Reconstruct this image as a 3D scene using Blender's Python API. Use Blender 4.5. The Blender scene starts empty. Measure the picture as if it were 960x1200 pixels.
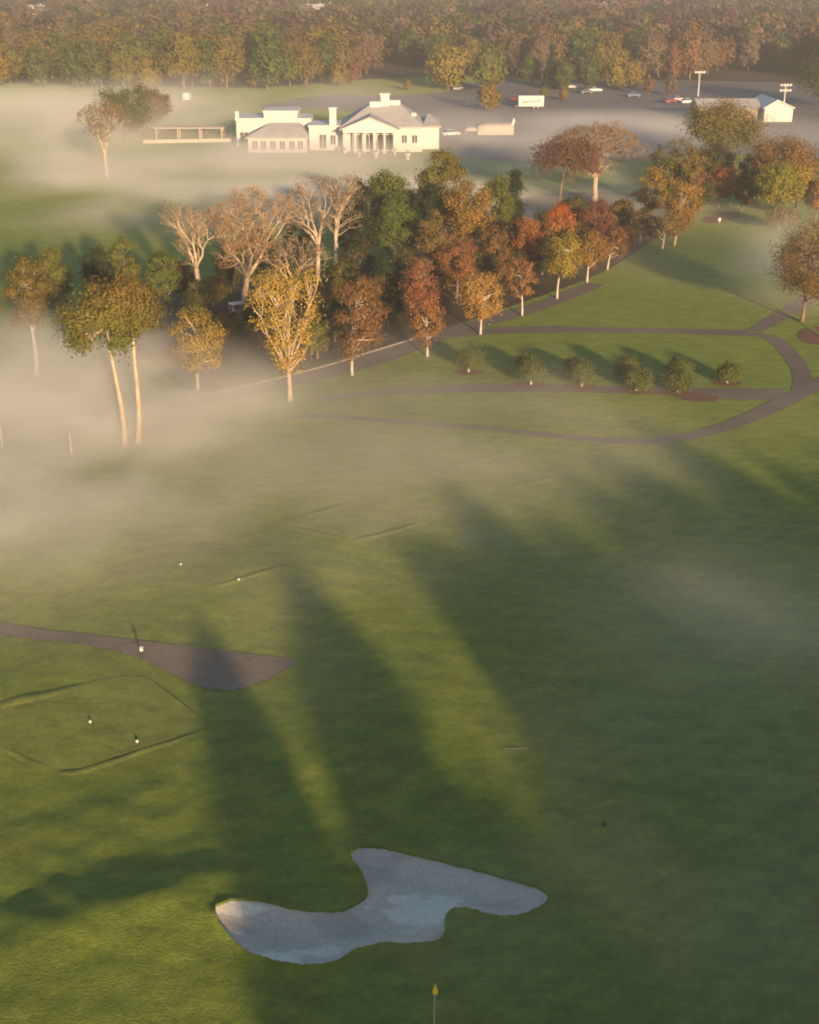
import bpy, math, random
import numpy as np
from mathutils import Vector, Matrix
from mathutils.geometry import delaunay_2d_cdt

SC = bpy.context.scene
COL = SC.collection
PI = math.pi

# ------------------------------------------------------------------ camera
H = 38.0
F = 1500.0                      # focal length in pixels of the 960 x 1200 frame
TH = math.radians(23.3)
CT, ST = math.cos(TH), math.sin(TH)


def P(px, py, z=0.0):
    """where the sight line through a pixel meets the level z"""
    a, b = (px - 480.0) / F, (600.0 - py) / F
    d = Vector((a, CT + b * ST, -ST + b * CT))
    t = (z - H) / d.z
    return Vector((d.x * t, d.y * t, z))


def scale_at(p):
    return F / (p.y * CT + (H - p.z) * ST)


def z_at(p, py):
    k = (600.0 - py) / F
    return H + p.y * (k * CT - ST) / (CT + k * ST)


cam_data = bpy.data.cameras.new('camera')
cam = bpy.data.objects.new('camera', cam_data)
COL.objects.link(cam)
cam.location = (0, 0, H)
cam.rotation_euler = (PI / 2 - TH, 0, 0)
cam_data.sensor_fit = 'VERTICAL'
cam_data.sensor_height = 24
cam_data.lens = 24 * F / 1200.0
cam_data.clip_start = 0.5
cam_data.clip_end = 6000
SC.camera = cam

# ------------------------------------------------------------------ render settings
SC.view_settings.view_transform = 'Standard'
SC.view_settings.look = 'None'
SC.view_settings.gamma = 1.0
SC.view_settings.exposure = 0.74
SC.view_settings.use_curve_mapping = False
cy = SC.cycles
cy.use_denoising = True
cy.max_bounces = 6
cy.diffuse_bounces = 3
cy.glossy_bounces = 2
cy.transmission_bounces = 3
cy.volume_bounces = 2
cy.transparent_max_bounces = 24
cy.volume_step_rate = 0.7
cy.volume_max_steps = 256
cy.filter_width = 1.9

# ------------------------------------------------------------------ light
SUN_EL = math.radians(10.3)
SUN_AZ = math.radians(18.5)     # to the right of straight behind the camera
SDIR = Vector((math.sin(SUN_AZ) * math.cos(SUN_EL), -math.cos(SUN_AZ) * math.cos(SUN_EL), math.sin(SUN_EL)))
sun_d = bpy.data.lights.new('sun', 'SUN')
sun_d.energy = 5.0
sun_d.angle = math.radians(1.5)
sun_d.color = (1.0, 0.67, 0.39)
sun = bpy.data.objects.new('sun', sun_d)
sun.rotation_euler = SDIR.to_track_quat('Z', 'Y').to_euler()
sun.location = (40, -60, 120)
COL.objects.link(sun)

w = bpy.data.worlds.new('World')
SC.world = w
w.use_nodes = True
nt = w.node_tree
nt.nodes.clear()
wo = nt.nodes.new('ShaderNodeOutputWorld')
bg = nt.nodes.new('ShaderNodeBackground')
sky = nt.nodes.new('ShaderNodeTexSky')
sky.sky_type = 'NISHITA'
sky.sun_disc = False
sky.sun_elevation = SUN_EL
sky.sun_rotation = math.atan2(SDIR.x, SDIR.y)
sky.altitude = 150
sky.air_density = 1.0
sky.dust_density = 0.5
sky.ozone_density = 1.6
bg.inputs['Strength'].default_value = 0.105
nt.links.new(sky.outputs[0], bg.inputs[0])
nt.links.new(bg.outputs[0], wo.inputs['Surface'])


# ------------------------------------------------------------------ helpers: objects
def tag(o, label=None, cat=None, group=None, kind=None):
    if label:
        o['label'] = label
    if cat:
        o['category'] = cat
    if group:
        o['group'] = group
    if kind:
        o['kind'] = kind
    return o


def thing(name, label, cat, loc=(0, 0, 0), rz=0.0, group=None):
    o = bpy.data.objects.new(name, None)
    o.empty_display_size = 0.3
    COL.objects.link(o)
    o.location = loc
    o.rotation_euler = (0, 0, rz)
    return tag(o, label, cat, group)


def link(name, me, parent=None):
    o = bpy.data.objects.new(name, me)
    COL.objects.link(o)
    if parent is not None:
        o.parent = parent
    return o


def copy_tree(o, parent=None):
    c = o.copy()
    COL.objects.link(c)
    if parent is not None:
        c.parent = parent
    for ch in list(o.children):
        copy_tree(ch, c)
    return c


class MB:
    """collects polygons for one mesh"""

    def __init__(self):
        self.v, self.f, self.m = [], [], []

    def add(self, verts, faces, mi=0):
        n = len(self.v)
        self.v += [tuple(p) for p in verts]
        self.f += [tuple(i + n for i in f) for f in faces]
        self.m += [mi] * len(faces)
        return self

    def box(self, x0, x1, y0, y1, z0, z1, mi=0):
        v = [(x0, y0, z0), (x1, y0, z0), (x1, y1, z0), (x0, y1, z0), (x0, y0, z1), (x1, y0, z1), (x1, y1, z1), (x0, y1, z1)]
        f = [(0, 3, 2, 1), (4, 5, 6, 7), (0, 1, 5, 4), (1, 2, 6, 5), (2, 3, 7, 6), (3, 0, 4, 7)]
        return self.add(v, f, mi)

    def tube(self, pts, rad, n=6, mi=0, cap=True):
        pts = [Vector(p) for p in pts]
        vs, fs = [], []
        ref = Vector((0.31, 0.95, 0.08))
        for i, p in enumerate(pts):
            a = pts[max(i - 1, 0)]
            b = pts[min(i + 1, len(pts) - 1)]
            d = (b - a)
            d = d.normalized() if d.length > 1e-9 else Vector((0, 0, 1))
            u = d.cross(ref)
            if u.length < 1e-3:
                u = d.cross(Vector((1, 0, 0)))
            u.normalize()
            q = d.cross(u)
            for k in range(n):
                t = 2 * PI * k / n
                vs.append(p + (u * math.cos(t) + q * math.sin(t)) * rad[i])
        for i in range(len(pts) - 1):
            for k in range(n):
                k2 = (k + 1) % n
                fs.append((i * n + k, i * n + k2, (i + 1) * n + k2, (i + 1) * n + k))
        if cap:
            fs.append(tuple(range(n))[::-1])
            fs.append(tuple((len(pts) - 1) * n + k for k in range(n)))
        return self.add(vs, fs, mi)

    def lathe(self, prof, n=12, c=(0, 0, 0), mi=0):
        vs, fs = [], []
        for r, z in prof:
            for k in range(n):
                t = 2 * PI * k / n
                vs.append((c[0] + r * math.cos(t), c[1] + r * math.sin(t), c[2] + z))
        for i in range(len(prof) - 1):
            for k in range(n):
                k2 = (k + 1) % n
                fs.append((i * n + k, i * n + k2, (i + 1) * n + k2, (i + 1) * n + k))
        fs.append(tuple(range(n))[::-1])
        fs.append(tuple((len(prof) - 1) * n + k for k in range(n)))
        return self.add(vs, fs, mi)

    def mesh(self, name, mats, smooth=False):
        me = bpy.data.meshes.new(name)
        me.from_pydata(self.v, [], self.f)
        for m in (mats if isinstance(mats, (list, tuple)) else [mats]):
            me.materials.append(m)
        if any(self.m):
            me.polygons.foreach_set('material_index', self.m)
        if smooth:
            me.polygons.foreach_set('use_smooth', [True] * len(me.polygons))
        me.update()
        return me

    def build(self, name, mats, parent=None, smooth=False):
        return link(name, self.mesh(name, mats, smooth), parent)


# ------------------------------------------------------------------ helpers: materials
def material(name):
    m = bpy.data.materials.new(name)
    m.use_nodes = True
    t = m.node_tree
    t.nodes.clear()
    o = t.nodes.new('ShaderNodeOutputMaterial')
    return m, t, o


def N(t, kind, **kw):
    n = t.nodes.new(kind)
    for k, v in kw.items():
        if k in n.inputs:
            n.inputs[k].default_value = v
        else:
            setattr(n, k, v)
    return n


def ramp(t, fac, stops):
    r = t.nodes.new('ShaderNodeValToRGB')
    e = r.color_ramp.elements
    while len(e) < len(stops):
        e.new(0.5)
    for i, (p, c) in enumerate(stops):
        e[i].position = p
        e[i].color = (c[0], c[1], c[2], 1)
    t.links.new(fac, r.inputs[0])
    return r.outputs[0]


def noise(t, coord, scale, detail=4, rough=0.55, mapping=None):
    n = N(t, 'ShaderNodeTexNoise')
    n.inputs['Scale'].default_value = scale
    n.inputs['Detail'].default_value = detail
    n.inputs['Roughness'].default_value = rough
    if mapping:
        mp = t.nodes.new('ShaderNodeMapping')
        mp.inputs['Scale'].default_value = mapping[0]
        mp.inputs['Rotation'].default_value = (0, 0, mapping[1])
        t.links.new(coord, mp.inputs[0])
        coord = mp.outputs[0]
    t.links.new(coord, n.inputs['Vector'])
    return n.outputs[0]


def mix(t, a, b, fac, mode='MIX'):
    m = t.nodes.new('ShaderNodeMixRGB')
    m.blend_type = mode
    for s, v in ((1, a), (2, b)):
        if isinstance(v, (tuple, list)):
            m.inputs[s].default_value = (v[0], v[1], v[2], 1)
        else:
            t.links.new(v, m.inputs[s])
    if isinstance(fac, (int, float)):
        m.inputs[0].default_value = fac
    else:
        t.links.new(fac, m.inputs[0])
    return m.outputs[0]


def plain(name, c0, c1=None, scale=3.0, rough=0.8, bump=0.0, bscale=20.0, spec=0.3, metal=0.0):
    m, t, o = material(name)
    b = N(t, 'ShaderNodeBsdfPrincipled')
    b.inputs['Roughness'].default_value = rough
    b.inputs['Specular IOR Level'].default_value = spec
    b.inputs['Metallic'].default_value = metal
    tc = t.nodes.new('ShaderNodeTexCoord')
    if c1 is None:
        c1 = tuple(x * 0.8 for x in c0)
    n = noise(t, tc.outputs['Object'], scale)
    t.links.new(ramp(t, n, [(0.3, c0), (0.7, c1)]), b.inputs['Base Color'])
    if bump:
        n2 = noise(t, tc.outputs['Object'], bscale)
        bp = N(t, 'ShaderNodeBump')
        bp.inputs['Strength'].default_value = bump
        bp.inputs['Distance'].default_value = 0.05
        t.links.new(n2, bp.inputs['Height'])
        t.links.new(bp.outputs[0], b.inputs['Normal'])
    t.links.new(b.outputs[0], o.inputs['Surface'])
    return m


def grass_mat(name, greens, bump=0.9, patch=0.05, stripe=None, dist=0.12):
    """turf: several scales of colour and a rough standing pile"""
    m, t, o = material(name)
    b = N(t, 'ShaderNodeBsdfPrincipled')
    b.inputs['Roughness'].default_value = 0.9
    b.inputs['Specular IOR Level'].default_value = 0.12
    b.inputs['Sheen Weight'].default_value = 0.12
    b.inputs['Sheen Tint'].default_value = (0.7, 0.9, 0.3, 1)
    g = t.nodes.new('ShaderNodeNewGeometry')
    pos = g.outputs['Position']
    n1 = noise(t, pos, patch, 5, 0.6)
    n2 = noise(t, pos, 0.7, 6, 0.72, ((0.6, 1.2, 1.0), 0.35))
    n3 = noise(t, pos, 3.2, 4, 0.7)
    a = ramp(t, n1, [(0.28, greens[0]), (0.5, greens[1]), (0.72, greens[2])])
    c = ramp(t, n2, [(0.3, (0.60, 0.64, 0.60)), (0.7, (1.28, 1.24, 1.1))])
    e = ramp(t, n3, [(0.25, (0.72, 0.75, 0.7)), (0.75, (1.22, 1.2, 1.15))])
    col = mix(t, mix(t, a, c, 1.0, 'MULTIPLY'), e, 1.0, 'MULTIPLY')
    if stripe:
        wv = t.nodes.new('ShaderNodeTexWave')
        wv.inputs['Scale'].default_value = stripe[0]
        wv.inputs['Distortion'].default_value = 0.6
        wv.inputs['Detail'].default_value = 1.0
        wv.inputs['Detail Scale'].default_value = 0.4
        mp = t.nodes.new('ShaderNodeMapping')
        mp.inputs['Rotation'].default_value = (0, 0, stripe[1])
        t.links.new(pos, mp.inputs[0])
        t.links.new(mp.outputs[0], wv.inputs[0])
        st = ramp(t, wv.outputs[1], [(0.3, (0.97, 0.975, 0.97)), (0.7, (1.03, 1.03, 1.015))])
        col = mix(t, col, st, 1.0, 'MULTIPLY')
    t.links.new(col, b.inputs['Base Color'])
    # pile: strong fine relief, gentle lumps
    nb = noise(t, pos, 9.0, 3, 0.7)
    nb2 = noise(t, pos, 1.1, 4, 0.6, ((1.0, 0.6, 1.0), 0.6))
    b1 = N(t, 'ShaderNodeBump')
    b1.inputs['Strength'].default_value = bump
    b1.inputs['Distance'].default_value = dist
    b2 = N(t, 'ShaderNodeBump')
    b2.inputs['Strength'].default_value = 0.4
    b2.inputs['Distance'].default_value = 0.16
    t.links.new(nb2, b2.inputs['Height'])
    t.links.new(nb, b1.inputs['Height'])
    t.links.new(b2.outputs[0], b1.inputs['Normal'])
    t.links.new(b1.outputs[0], b.inputs['Normal'])
    t.links.new(b.outputs[0], o.inputs['Surface'])
    return m


def earth_mat(name, cols, scale=0.8, bump=0.5, rough=0.9):
    m, t, o = material(name)
    b = N(t, 'ShaderNodeBsdfPrincipled')
    b.inputs['Roughness'].default_value = rough
    b.inputs['Specular IOR Level'].default_value = 0.2
    g = t.nodes.new('ShaderNodeNewGeometry')
    pos = g.outputs['Position']
    n1 = noise(t, pos, scale * 0.2, 5, 0.6)
    n2 = noise(t, pos, scale * 4, 5, 0.7)
    a = ramp(t, n1, [(0.3, cols[0]), (0.7, cols[1])])
    c = ramp(t, n2, [(0.3, (0.75, 0.75, 0.75)), (0.7, (1.2, 1.2, 1.2))])
    t.links.new(mix(t, a, c, 1.0, 'MULTIPLY'), b.inputs['Base Color'])
    bp = N(t, 'ShaderNodeBump')
    bp.inputs['Strength'].default_value = bump
    bp.inputs['Distance'].default_value = 0.04
    t.links.new(noise(t, pos, scale * 8, 4, 0.7), bp.inputs['Height'])
    t.links.new(bp.outputs[0], b.inputs['Normal'])
    t.links.new(b.outputs[0], o.inputs['Surface'])
    return m


def leaf_mat(name, trans=0.14):
    m, t, o = material(name)
    at = t.nodes.new('ShaderNodeAttribute')
    at.attribute_name = 'tint'
    oi = t.nodes.new('ShaderNodeObjectInfo')
    hs = t.nodes.new('ShaderNodeHueSaturation')
    mr = N(t, 'ShaderNodeMapRange')
    mr.inputs[3].default_value = 0.485
    mr.inputs[4].default_value = 0.515
    t.links.new(oi.outputs['Random'], mr.inputs[0])
    t.links.new(mr.outputs[0], hs.inputs['Hue'])
    t.links.new(at.outputs['Color'], hs.inputs['Color'])
    d = N(t, 'ShaderNodeBsdfDiffuse')
    tr = N(t, 'ShaderNodeBsdfTranslucent')
    mx = N(t, 'ShaderNodeMixShader')
    mx.inputs[0].default_value = trans
    t.links.new(hs.outputs[0], d.inputs[0])
    t.links.new(hs.outputs[0], tr.inputs[0])
    t.links.new(d.outputs[0], mx.inputs[1])
    t.links.new(tr.outputs[0], mx.inputs[2])
    t.links.new(mx.outputs[0], o.inputs['Surface'])
    return m


M = {}
M['leaf'] = leaf_mat('leaf')
M['bark_pale'] = plain('pale_bark', (0.62, 0.48, 0.33), (0.36, 0.28, 0.19), 1.6, 0.9, 0.5, 8)
M['bark_brown'] = plain('brown_bark', (0.24, 0.18, 0.13), (0.12, 0.09, 0.065), 1.6, 0.9, 0.5, 8)
M['bark_white'] = plain('wrapped_bark', (0.62, 0.56, 0.47), (0.42, 0.37, 0.30), 2.0, 0.9, 0.3, 8)
M['grass'] = grass_mat('turf', [(0.148, 0.200, 0.032), (0.178, 0.224, 0.038), (0.218, 0.240, 0.047)], stripe=(0.25, 0.9))
M['tee'] = grass_mat('tee_turf', [(0.148, 0.184, 0.042), (0.165, 0.196, 0.046), (0.182, 0.206, 0.050)], bump=0.6, dist=0.06)
M['lawn'] = grass_mat('lawn_turf', [(0.158, 0.198, 0.052), (0.180, 0.210, 0.056), (0.200, 0.218, 0.062)], bump=0.8)
M['rough'] = grass_mat('rough_turf', [(0.085, 0.105, 0.022), (0.10, 0.115, 0.026), (0.12, 0.13, 0.03)], bump=1.0, dist=0.2)
M['path'] = earth_mat('path_asphalt', [(0.150, 0.120, 0.092), (0.225, 0.182, 0.140)], 0.8, 0.5)
M['mulch'] = earth_mat('mulch', [(0.17, 0.085, 0.055), (0.23, 0.12, 0.075)], 1.5, 0.9)
M['kerb'] = plain('kerb_concrete', (0.34, 0.29, 0.23), (0.24, 0.205, 0.165), 1.0, 0.9, 0.3)
M['lot'] = earth_mat('lot_asphalt', [(0.17, 0.155, 0.145), (0.22, 0.20, 0.185)], 0.25, 0.3)
M['litter'] = earth_mat('leaf_litter', [(0.065, 0.055, 0.026), (0.12, 0.085, 0.045)], 0.5, 1.0)
M['field'] = grass_mat('field_turf', [(0.16, 0.155, 0.035), (0.19, 0.175, 0.045), (0.21, 0.19, 0.05)], bump=0.8)
M['road'] = earth_mat('road_asphalt', [(0.19, 0.175, 0.16), (0.24, 0.22, 0.20)], 0.25, 0.3)
M['white'] = plain('white_paint', (0.60, 0.575, 0.535), (0.54, 0.52, 0.485), 0.6, 0.7)
M['trim'] = plain('white_trim', (0.68, 0.64, 0.58), (0.62, 0.58, 0.53), 0.8, 0.6)
M['glass'] = plain('dark_glass', (0.05, 0.055, 0.06), (0.08, 0.085, 0.09), 0.5, 0.15, spec=0.6)
M['slate'] = plain('grey_shingle', (0.46, 0.44, 0.42), (0.37, 0.355, 0.34), 0.8, 0.85, 0.5, 6)
M['brownroof'] = plain('brown_shingle', (0.16, 0.12, 0.10), (0.11, 0.085, 0.07), 0.8, 0.9, 0.5, 6)
M['metal'] = plain('grey_metal', (0.42, 0.41, 0.39), (0.34, 0.33, 0.32), 1.0, 0.5, metal=0.2)
M['rubber'] = plain('tyre_rubber', (0.03, 0.03, 0.03), (0.045, 0.045, 0.045), 3, 0.9)
M['red'] = plain('red_paint', (0.55, 0.05, 0.03), (0.45, 0.04, 0.03), 2, 0.5)
M['yellow'] = plain('yellow_cloth', (0.85, 0.72, 0.03), (0.75, 0.60, 0.03), 6, 0.8)
M['pole'] = plain('pole_fibre', (0.60, 0.60, 0.56), (0.5, 0.5, 0.47), 4, 0.5)
M['cream'] = plain('cream_canvas', (0.50, 0.45, 0.39), (0.42, 0.38, 0.33), 1.2, 0.9)
M['hvac'] = plain('roof_unit_metal', (0.66, 0.62, 0.56), (0.56, 0.53, 0.48), 1.0, 0.6)
CARCOLS = {'white': (0.78, 0.77, 0.75), 'silver': (0.42, 0.43, 0.44), 'dark': (0.05, 0.055, 0.065), 'blue': (0.06, 0.10, 0.20), 'maroon': (0.22, 0.04, 0.035)}
for k_, c_ in CARCOLS.items():
    M['car_' + k_] = plain(k_ + '_car_paint', c_, tuple(x * 0.95 for x in c_), 0.6, 0.35, spec=0.5)


# ------------------------------------------------------------------ terrain
def ridge(x, y, ax, ay, bx, by, sig, amp):
    dx, dy = bx - ax, by - ay
    L2 = dx * dx + dy * dy
    t = np.clip(((x - ax) * dx + (y - ay) * dy) / L2, 0, 1)
    d2 = (x - ax - t * dx) ** 2 + (y - ay - t * dy) ** 2
    return amp * np.exp(-d2 / (2 * sig * sig))


RA, RB = P(50, 1100), P(262, 1040)
RC, RD = P(40, 975), P(200, 930)


def hgt(x, y):
    x = np.asarray(x, float)
    y = np.asarray(y, float)
    fade = np.clip((125 - y) / 45, 0, 1) * np.clip((y + 60) / 40, 0, 1)
    z = 0.20 * np.sin(x * 0.17 + 0.9) * np.sin(y * 0.13 + 0.4) + 0.13 * np.sin(x * 0.31 - y * 0.21 + 2.0) + 0.10 * np.sin(x * 0.12 + y * 0.36)
    z = z + 0.035 * np.sin(x * 0.9 + 0.4 * y) * np.sin(y * 0.7 - 0.2 * x + 1.0)
    z = z * fade
    lump = np.sin(2.1 * x + 0.8 * y + 1.3) * np.sin(1.7 * y - 0.6 * x) + 0.7 * np.sin(1.3 * x - 1.9 * y + 0.5) + 0.6 * np.sin(2.9 * y + 0.7 * x + np.sin(0.8 * x))
    z = z + lump * (0.008 + 0.020 / (1 + np.exp((x + 7.5) / 1.2))) * np.clip((75 - y) / 15, 0, 1) * np.clip((y + 60) / 40, 0, 1)
    z = z + ridge(x, y, RA.x, RA.y, RB.x, RB.y, 1.35, 0.40)
    z = z + ridge(x, y, RC.x, RC.y, RD.x, RD.y, 1.7, 0.16)
    return z


def G(px, py):
    """ground point under a pixel"""
    p = P(px, py)
    for _ in range(3):
        p = P(px, py, float(hgt(p.x, p.y)))
    return p


def spline(pts, per=8, closed=True):
    """Catmull-Rom through 2-D points"""
    out = []
    n = len(pts)
    rng = range(n if closed else n - 1)
    for i in rng:
        if closed:
            p0, p1, p2, p3 = pts[i - 1], pts[i], pts[(i + 1) % n], pts[(i + 2) % n]
        else:
            p0, p1, p2, p3 = pts[max(i - 1, 0)], pts[i], pts[i + 1], pts[min(i + 2, n - 1)]
        for k in range(per):
            t = k / per
            out.append(tuple(0.5 * (2 * p1[a] + (p2[a] - p0[a]) * t + (2 * p0[a] - 5 * p1[a] + 4 * p2[a] - p3[a]) * t * t + (3 * p1[a] - p0[a] - 3 * p2[a] + p3[a]) * t ** 3) for a in (0, 1)))
    if not closed:
        out.append(tuple(pts[-1]))
    return out


def inside(poly, x, y):
    px = np.array([p[0] for p in poly])
    py = np.array([p[1] for p in poly])
    x = np.asarray(x, float)[:, None]
    y = np.asarray(y, float)[:, None]
    qx, qy = np.roll(px, -1), np.roll(py, -1)
    c = ((py > y) != (qy > y)) & (x < (qx - px) * (y - py) / (qy - py + 1e-12) + px)
    return c.sum(1) % 2 == 1


def edge_dist(poly, x, y):
    a = np.array(poly)
    b = np.roll(a, -1, axis=0)
    p = np.stack([x, y], 1)[:, None, :]
    ab = (b - a)[None]
    t = np.clip(((p - a[None]) * ab).sum(2) / ((ab * ab).sum(2) + 1e-12), 0, 1)
    d = np.linalg.norm(p - a[None] - ab * t[..., None], axis=2)
    return d.min(1)


def world_poly(pix, per=8, closed=True, smooth=True):
    w_ = [(P(*q).x, P(*q).y) for q in pix]
    return spline(w_, per, closed) if smooth else w_


BUNK = world_poly([(253, 1079), (262, 1066), (290, 1061), (335, 1065), (372, 1069), (402, 1066), (424, 1054), (431, 1040), (424, 1022), (412, 1006), (412, 997),
                   (428, 992), (455, 994), (500, 1004), (560, 1020), (610, 1034), (640, 1049), (636, 1062), (610, 1074), (576, 1073), (545, 1064), (529, 1066),
                   (522, 1077), (521, 1094), (512, 1104), (485, 1107), (450, 1106), (420, 1112), (395, 1126), (365, 1132), (330, 1130), (300, 1122), (272, 1105)], 6)


_r = random.Random(3)
_d = []
for (x_, y_) in BUNK:                                            # a slightly ragged turf edge
    _d.append((x_ + _r.uniform(-.05, .05), y_ + _r.uniform(-.05, .05)))
BUNK = _d


def ground_mesh():
    rng = np.random.default_rng(4)
    pts = []

    def grid(x0, x1, y0, y1, d, skip=None):
        xs = np.arange(x0, x1 + 1e-6, d)
        ys = np.arange(y0, y1 + 1e-6, d)
        X, Y = np.meshgrid(xs, ys)
        X = X + rng.uniform(-.2, .2, X.shape) * d
        Y = Y + rng.uniform(-.2, .2, Y.shape) * d
        q = np.stack([X.ravel(), Y.ravel()], 1)
        if skip is not None:
            s = (q[:, 0] > skip[0]) & (q[:, 0] < skip[1]) & (q[:, 1] > skip[2]) & (q[:, 1] < skip[3])
            q = q[~s]
        return q

    near = (-27, 33, 34, 112)
    bk = (-26.5, 10, 36, 64)
    q = np.concatenate([grid(*bk, 0.45), grid(*near, 1.0, bk), grid(-66, 72, -40, 136, 3.0, near)])
    b = np.array(BUNK)
    d = edge_dist(BUNK, q[:, 0], q[:, 1])
    q = q[d > 0.3]
    far = []
    for (a, c, st) in ((-1700, 1700, 130), ):
        xs = np.arange(a, c + 1, st)
        ys = np.arange(-140, 2600, st)
        X, Y = np.meshgrid(xs, ys)
        far.append(np.stack([X.ravel(), Y.ravel()], 1))
    far = np.concatenate(far + [grid(-200, 200, -60, 330, 20, (-72, 78, -46, 142))])
    s = (far[:, 0] > -72) & (far[:, 0] < 78) & (far[:, 1] > -46) & (far[:, 1] < 142)
    far = far[~s]
    allp = np.concatenate([b, q, far])
    nb = len(b)
    edges = [(i, (i + 1) % nb) for i in range(nb)]
    r = delaunay_2d_cdt([Vector((float(x), float(y))) for x, y in allp], edges, [], 0, 1e-4)
    v = np.array([(p.x, p.y) for p in r[0]])
    f = [list(x) for x in r[2]]
    cen = np.array([v[x].mean(0) for x in f])
    ins = inside(BUNK, cen[:, 0], cen[:, 1])
    f = [x for x, k in zip(f, ins) if not k]
    z = hgt(v[:, 0], v[:, 1])
    d = edge_dist(BUNK, v[:, 0], v[:, 1])
    z = z + 0.17 * np.exp(-(d / 0.6) ** 2)                     # the turf lip round the sand
    mb = MB()
    mb.v = [(float(x), float(y), float(h)) for (x, y), h in zip(v, z)]
    mb.f = [tuple(x) for x in f]
    # turf face of the lip, going down into the sand
    orig = r[3]
    idx = {}
    for i, o in enumerate(orig):
        for k in o:
            if k < nb:
                idx[k] = i
    base = len(mb.v)
    for k in range(nb):
        i = idx[k]
        x, y, h = mb.v[i]
        mb.v.append((x, y, h - 0.45))
    for k in range(nb):
        k2 = (k + 1) % nb
        mb.f.append((idx[k], idx[k2], base + k2, base + k))
    mb.m = [0] * len(mb.f)
    return mb


g = ground_mesh().build('ground', M['grass'], smooth=True)
tag(g, 'rolling green turf of the golf course, striped by long tree shadows', 'ground', kind='structure')


def draped(name, poly, mat, lift, label, cat, step=1.0, hollow=None, kind='structure', smooth=True):
    """a sheet laid on the terrain"""
    a = np.array(poly)
    x0, y0 = a.min(0)
    x1, y1 = a.max(0)
    xs = np.arange(x0, x1, step)
    ys = np.arange(y0, y1, step)
    X, Y = np.meshgrid(xs, ys)
    X, Y = X.ravel(), Y.ravel()
    k = inside(poly, X, Y)
    X, Y = X[k], Y[k]
    if len(X):
        d = edge_dist(poly, X, Y)
        X, Y = X[d > step * 0.35], Y[d > step * 0.35]
    pts = [Vector((float(p[0]), float(p[1]))) for p in poly] + [Vector((float(x), float(y))) for x, y in zip(X, Y)]
    nb = len(poly)
    r = delaunay_2d_cdt(pts, [(i, (i + 1) % nb) for i in range(nb)], [], 0, 1e-4)
    v = np.array([(p.x, p.y) for p in r[0]])
    f = [list(x) for x in r[2]]
    cen = np.array([v[x].mean(0) for x in f])
    ins = inside(poly, cen[:, 0], cen[:, 1])
    z = hgt(v[:, 0], v[:, 1]) + lift
    if hollow:
        d = edge_dist(poly, v[:, 0], v[:, 1])
        z = z + hollow(d, v[:, 0], v[:, 1])
    mb = MB()
    mb.v = [(float(x), float(y), float(h)) for (x, y), h in zip(v, z)]
    mb.f = [tuple(x) for x, kk in zip(f, ins) if kk]
    mb.m = [0] * len(mb.f)
    o = mb.build(name, mat, smooth=smooth)
    return tag(o, label, cat, kind=kind)


# sand
def sand_mat():
    m, t, o = material('bunker_sand')
    b = N(t, 'ShaderNodeBsdfPrincipled')
    b.inputs['Roughness'].default_value = 0.95
    b.inputs['Specular IOR Level'].default_value = 0.1
    ge = t.nodes.new('ShaderNodeNewGeometry')
    pos = ge.outputs['Position']
    n1 = noise(t, pos, 0.35, 3, 0.5, ((0.6, 1.3, 1.0), 0.3))
    n2 = noise(t, pos, 6.0, 5, 0.7)
    a = ramp(t, n1, [(0.38, (0.50, 0.43, 0.34)), (0.46, (0.62, 0.54, 0.43)), (0.54, (0.60, 0.52, 0.42)), (0.58, (0.78, 0.70, 0.57))])
    c = ramp(t, n2, [(0.3, (0.80, 0.80, 0.80)), (0.7, (1.12, 1.12, 1.12))])
    t.links.new(mix(t, a, c, 1.0, 'MULTIPLY'), b.inputs['Base Color'])
    bp = N(t, 'ShaderNodeBump')
    bp.inputs['Strength'].default_value = 0.5
    bp.inputs['Distance'].default_value = 0.05
    t.links.new(noise(t, pos, 4.0, 5, 0.65, ((0.4, 1.6, 1.0), 0.8)), bp.inputs['Height'])
    t.links.new(bp.outputs[0], b.inputs['Normal'])
    t.links.new(b.outputs[0], o.inputs['Surface'])
    return m


M['sand'] = sand_mat()
draped('sand_bunker', BUNK, M['sand'], 0.02, 'pale winding sand bunker with turf lip above the yellow flag', 'bunker', 0.4,
       hollow=lambda d, x, y: -0.60 * (1 - np.exp(-(d / 1.3) ** 1.5)) + 0.06 * np.sin(x * 1.3 + y) * np.clip(d, 0, 1))

# ------------------------------------------------------------------ paths, tees, lawns
def band(center_pix, widths, per=6):
    """a strip of varying width (metres) along a line of pixels"""
    c = [(P(*q).x, P(*q).y) for q in center_pix]
    n = len(c)
    cw = spline([(i, wd) for i, wd in enumerate(widths)], per, False)
    cs = spline(c, per, False)
    L, R = [], []
    for i, p in enumerate(cs):
        a = cs[max(i - 1, 0)]
        b = cs[min(i + 1, len(cs) - 1)]
        d = Vector((b[0] - a[0], b[1] - a[1]))
        d.normalize()
        wdt = max(cw[i][1], 0.02) / 2
        L.append((p[0] - d.y * wdt, p[1] + d.x * wdt))
        R.append((p[0] + d.y * wdt, p[1] - d.x * wdt))
    return L + R[::-1]


# the wedge of path on the near tees
draped('path', world_poly([(-60, 722), (0, 728), (60, 737), (165, 752), (250, 760), (310, 765), (346, 770), (322, 788), (290, 803), (262, 806), (228, 800), (195, 786), (150, 768), (80, 754), (0, 743), (-60, 738)], 5),
       M['path'], 0.045, 'brownish path widening to a blunt wedge beside the near tee', 'path', 0.8)
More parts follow.
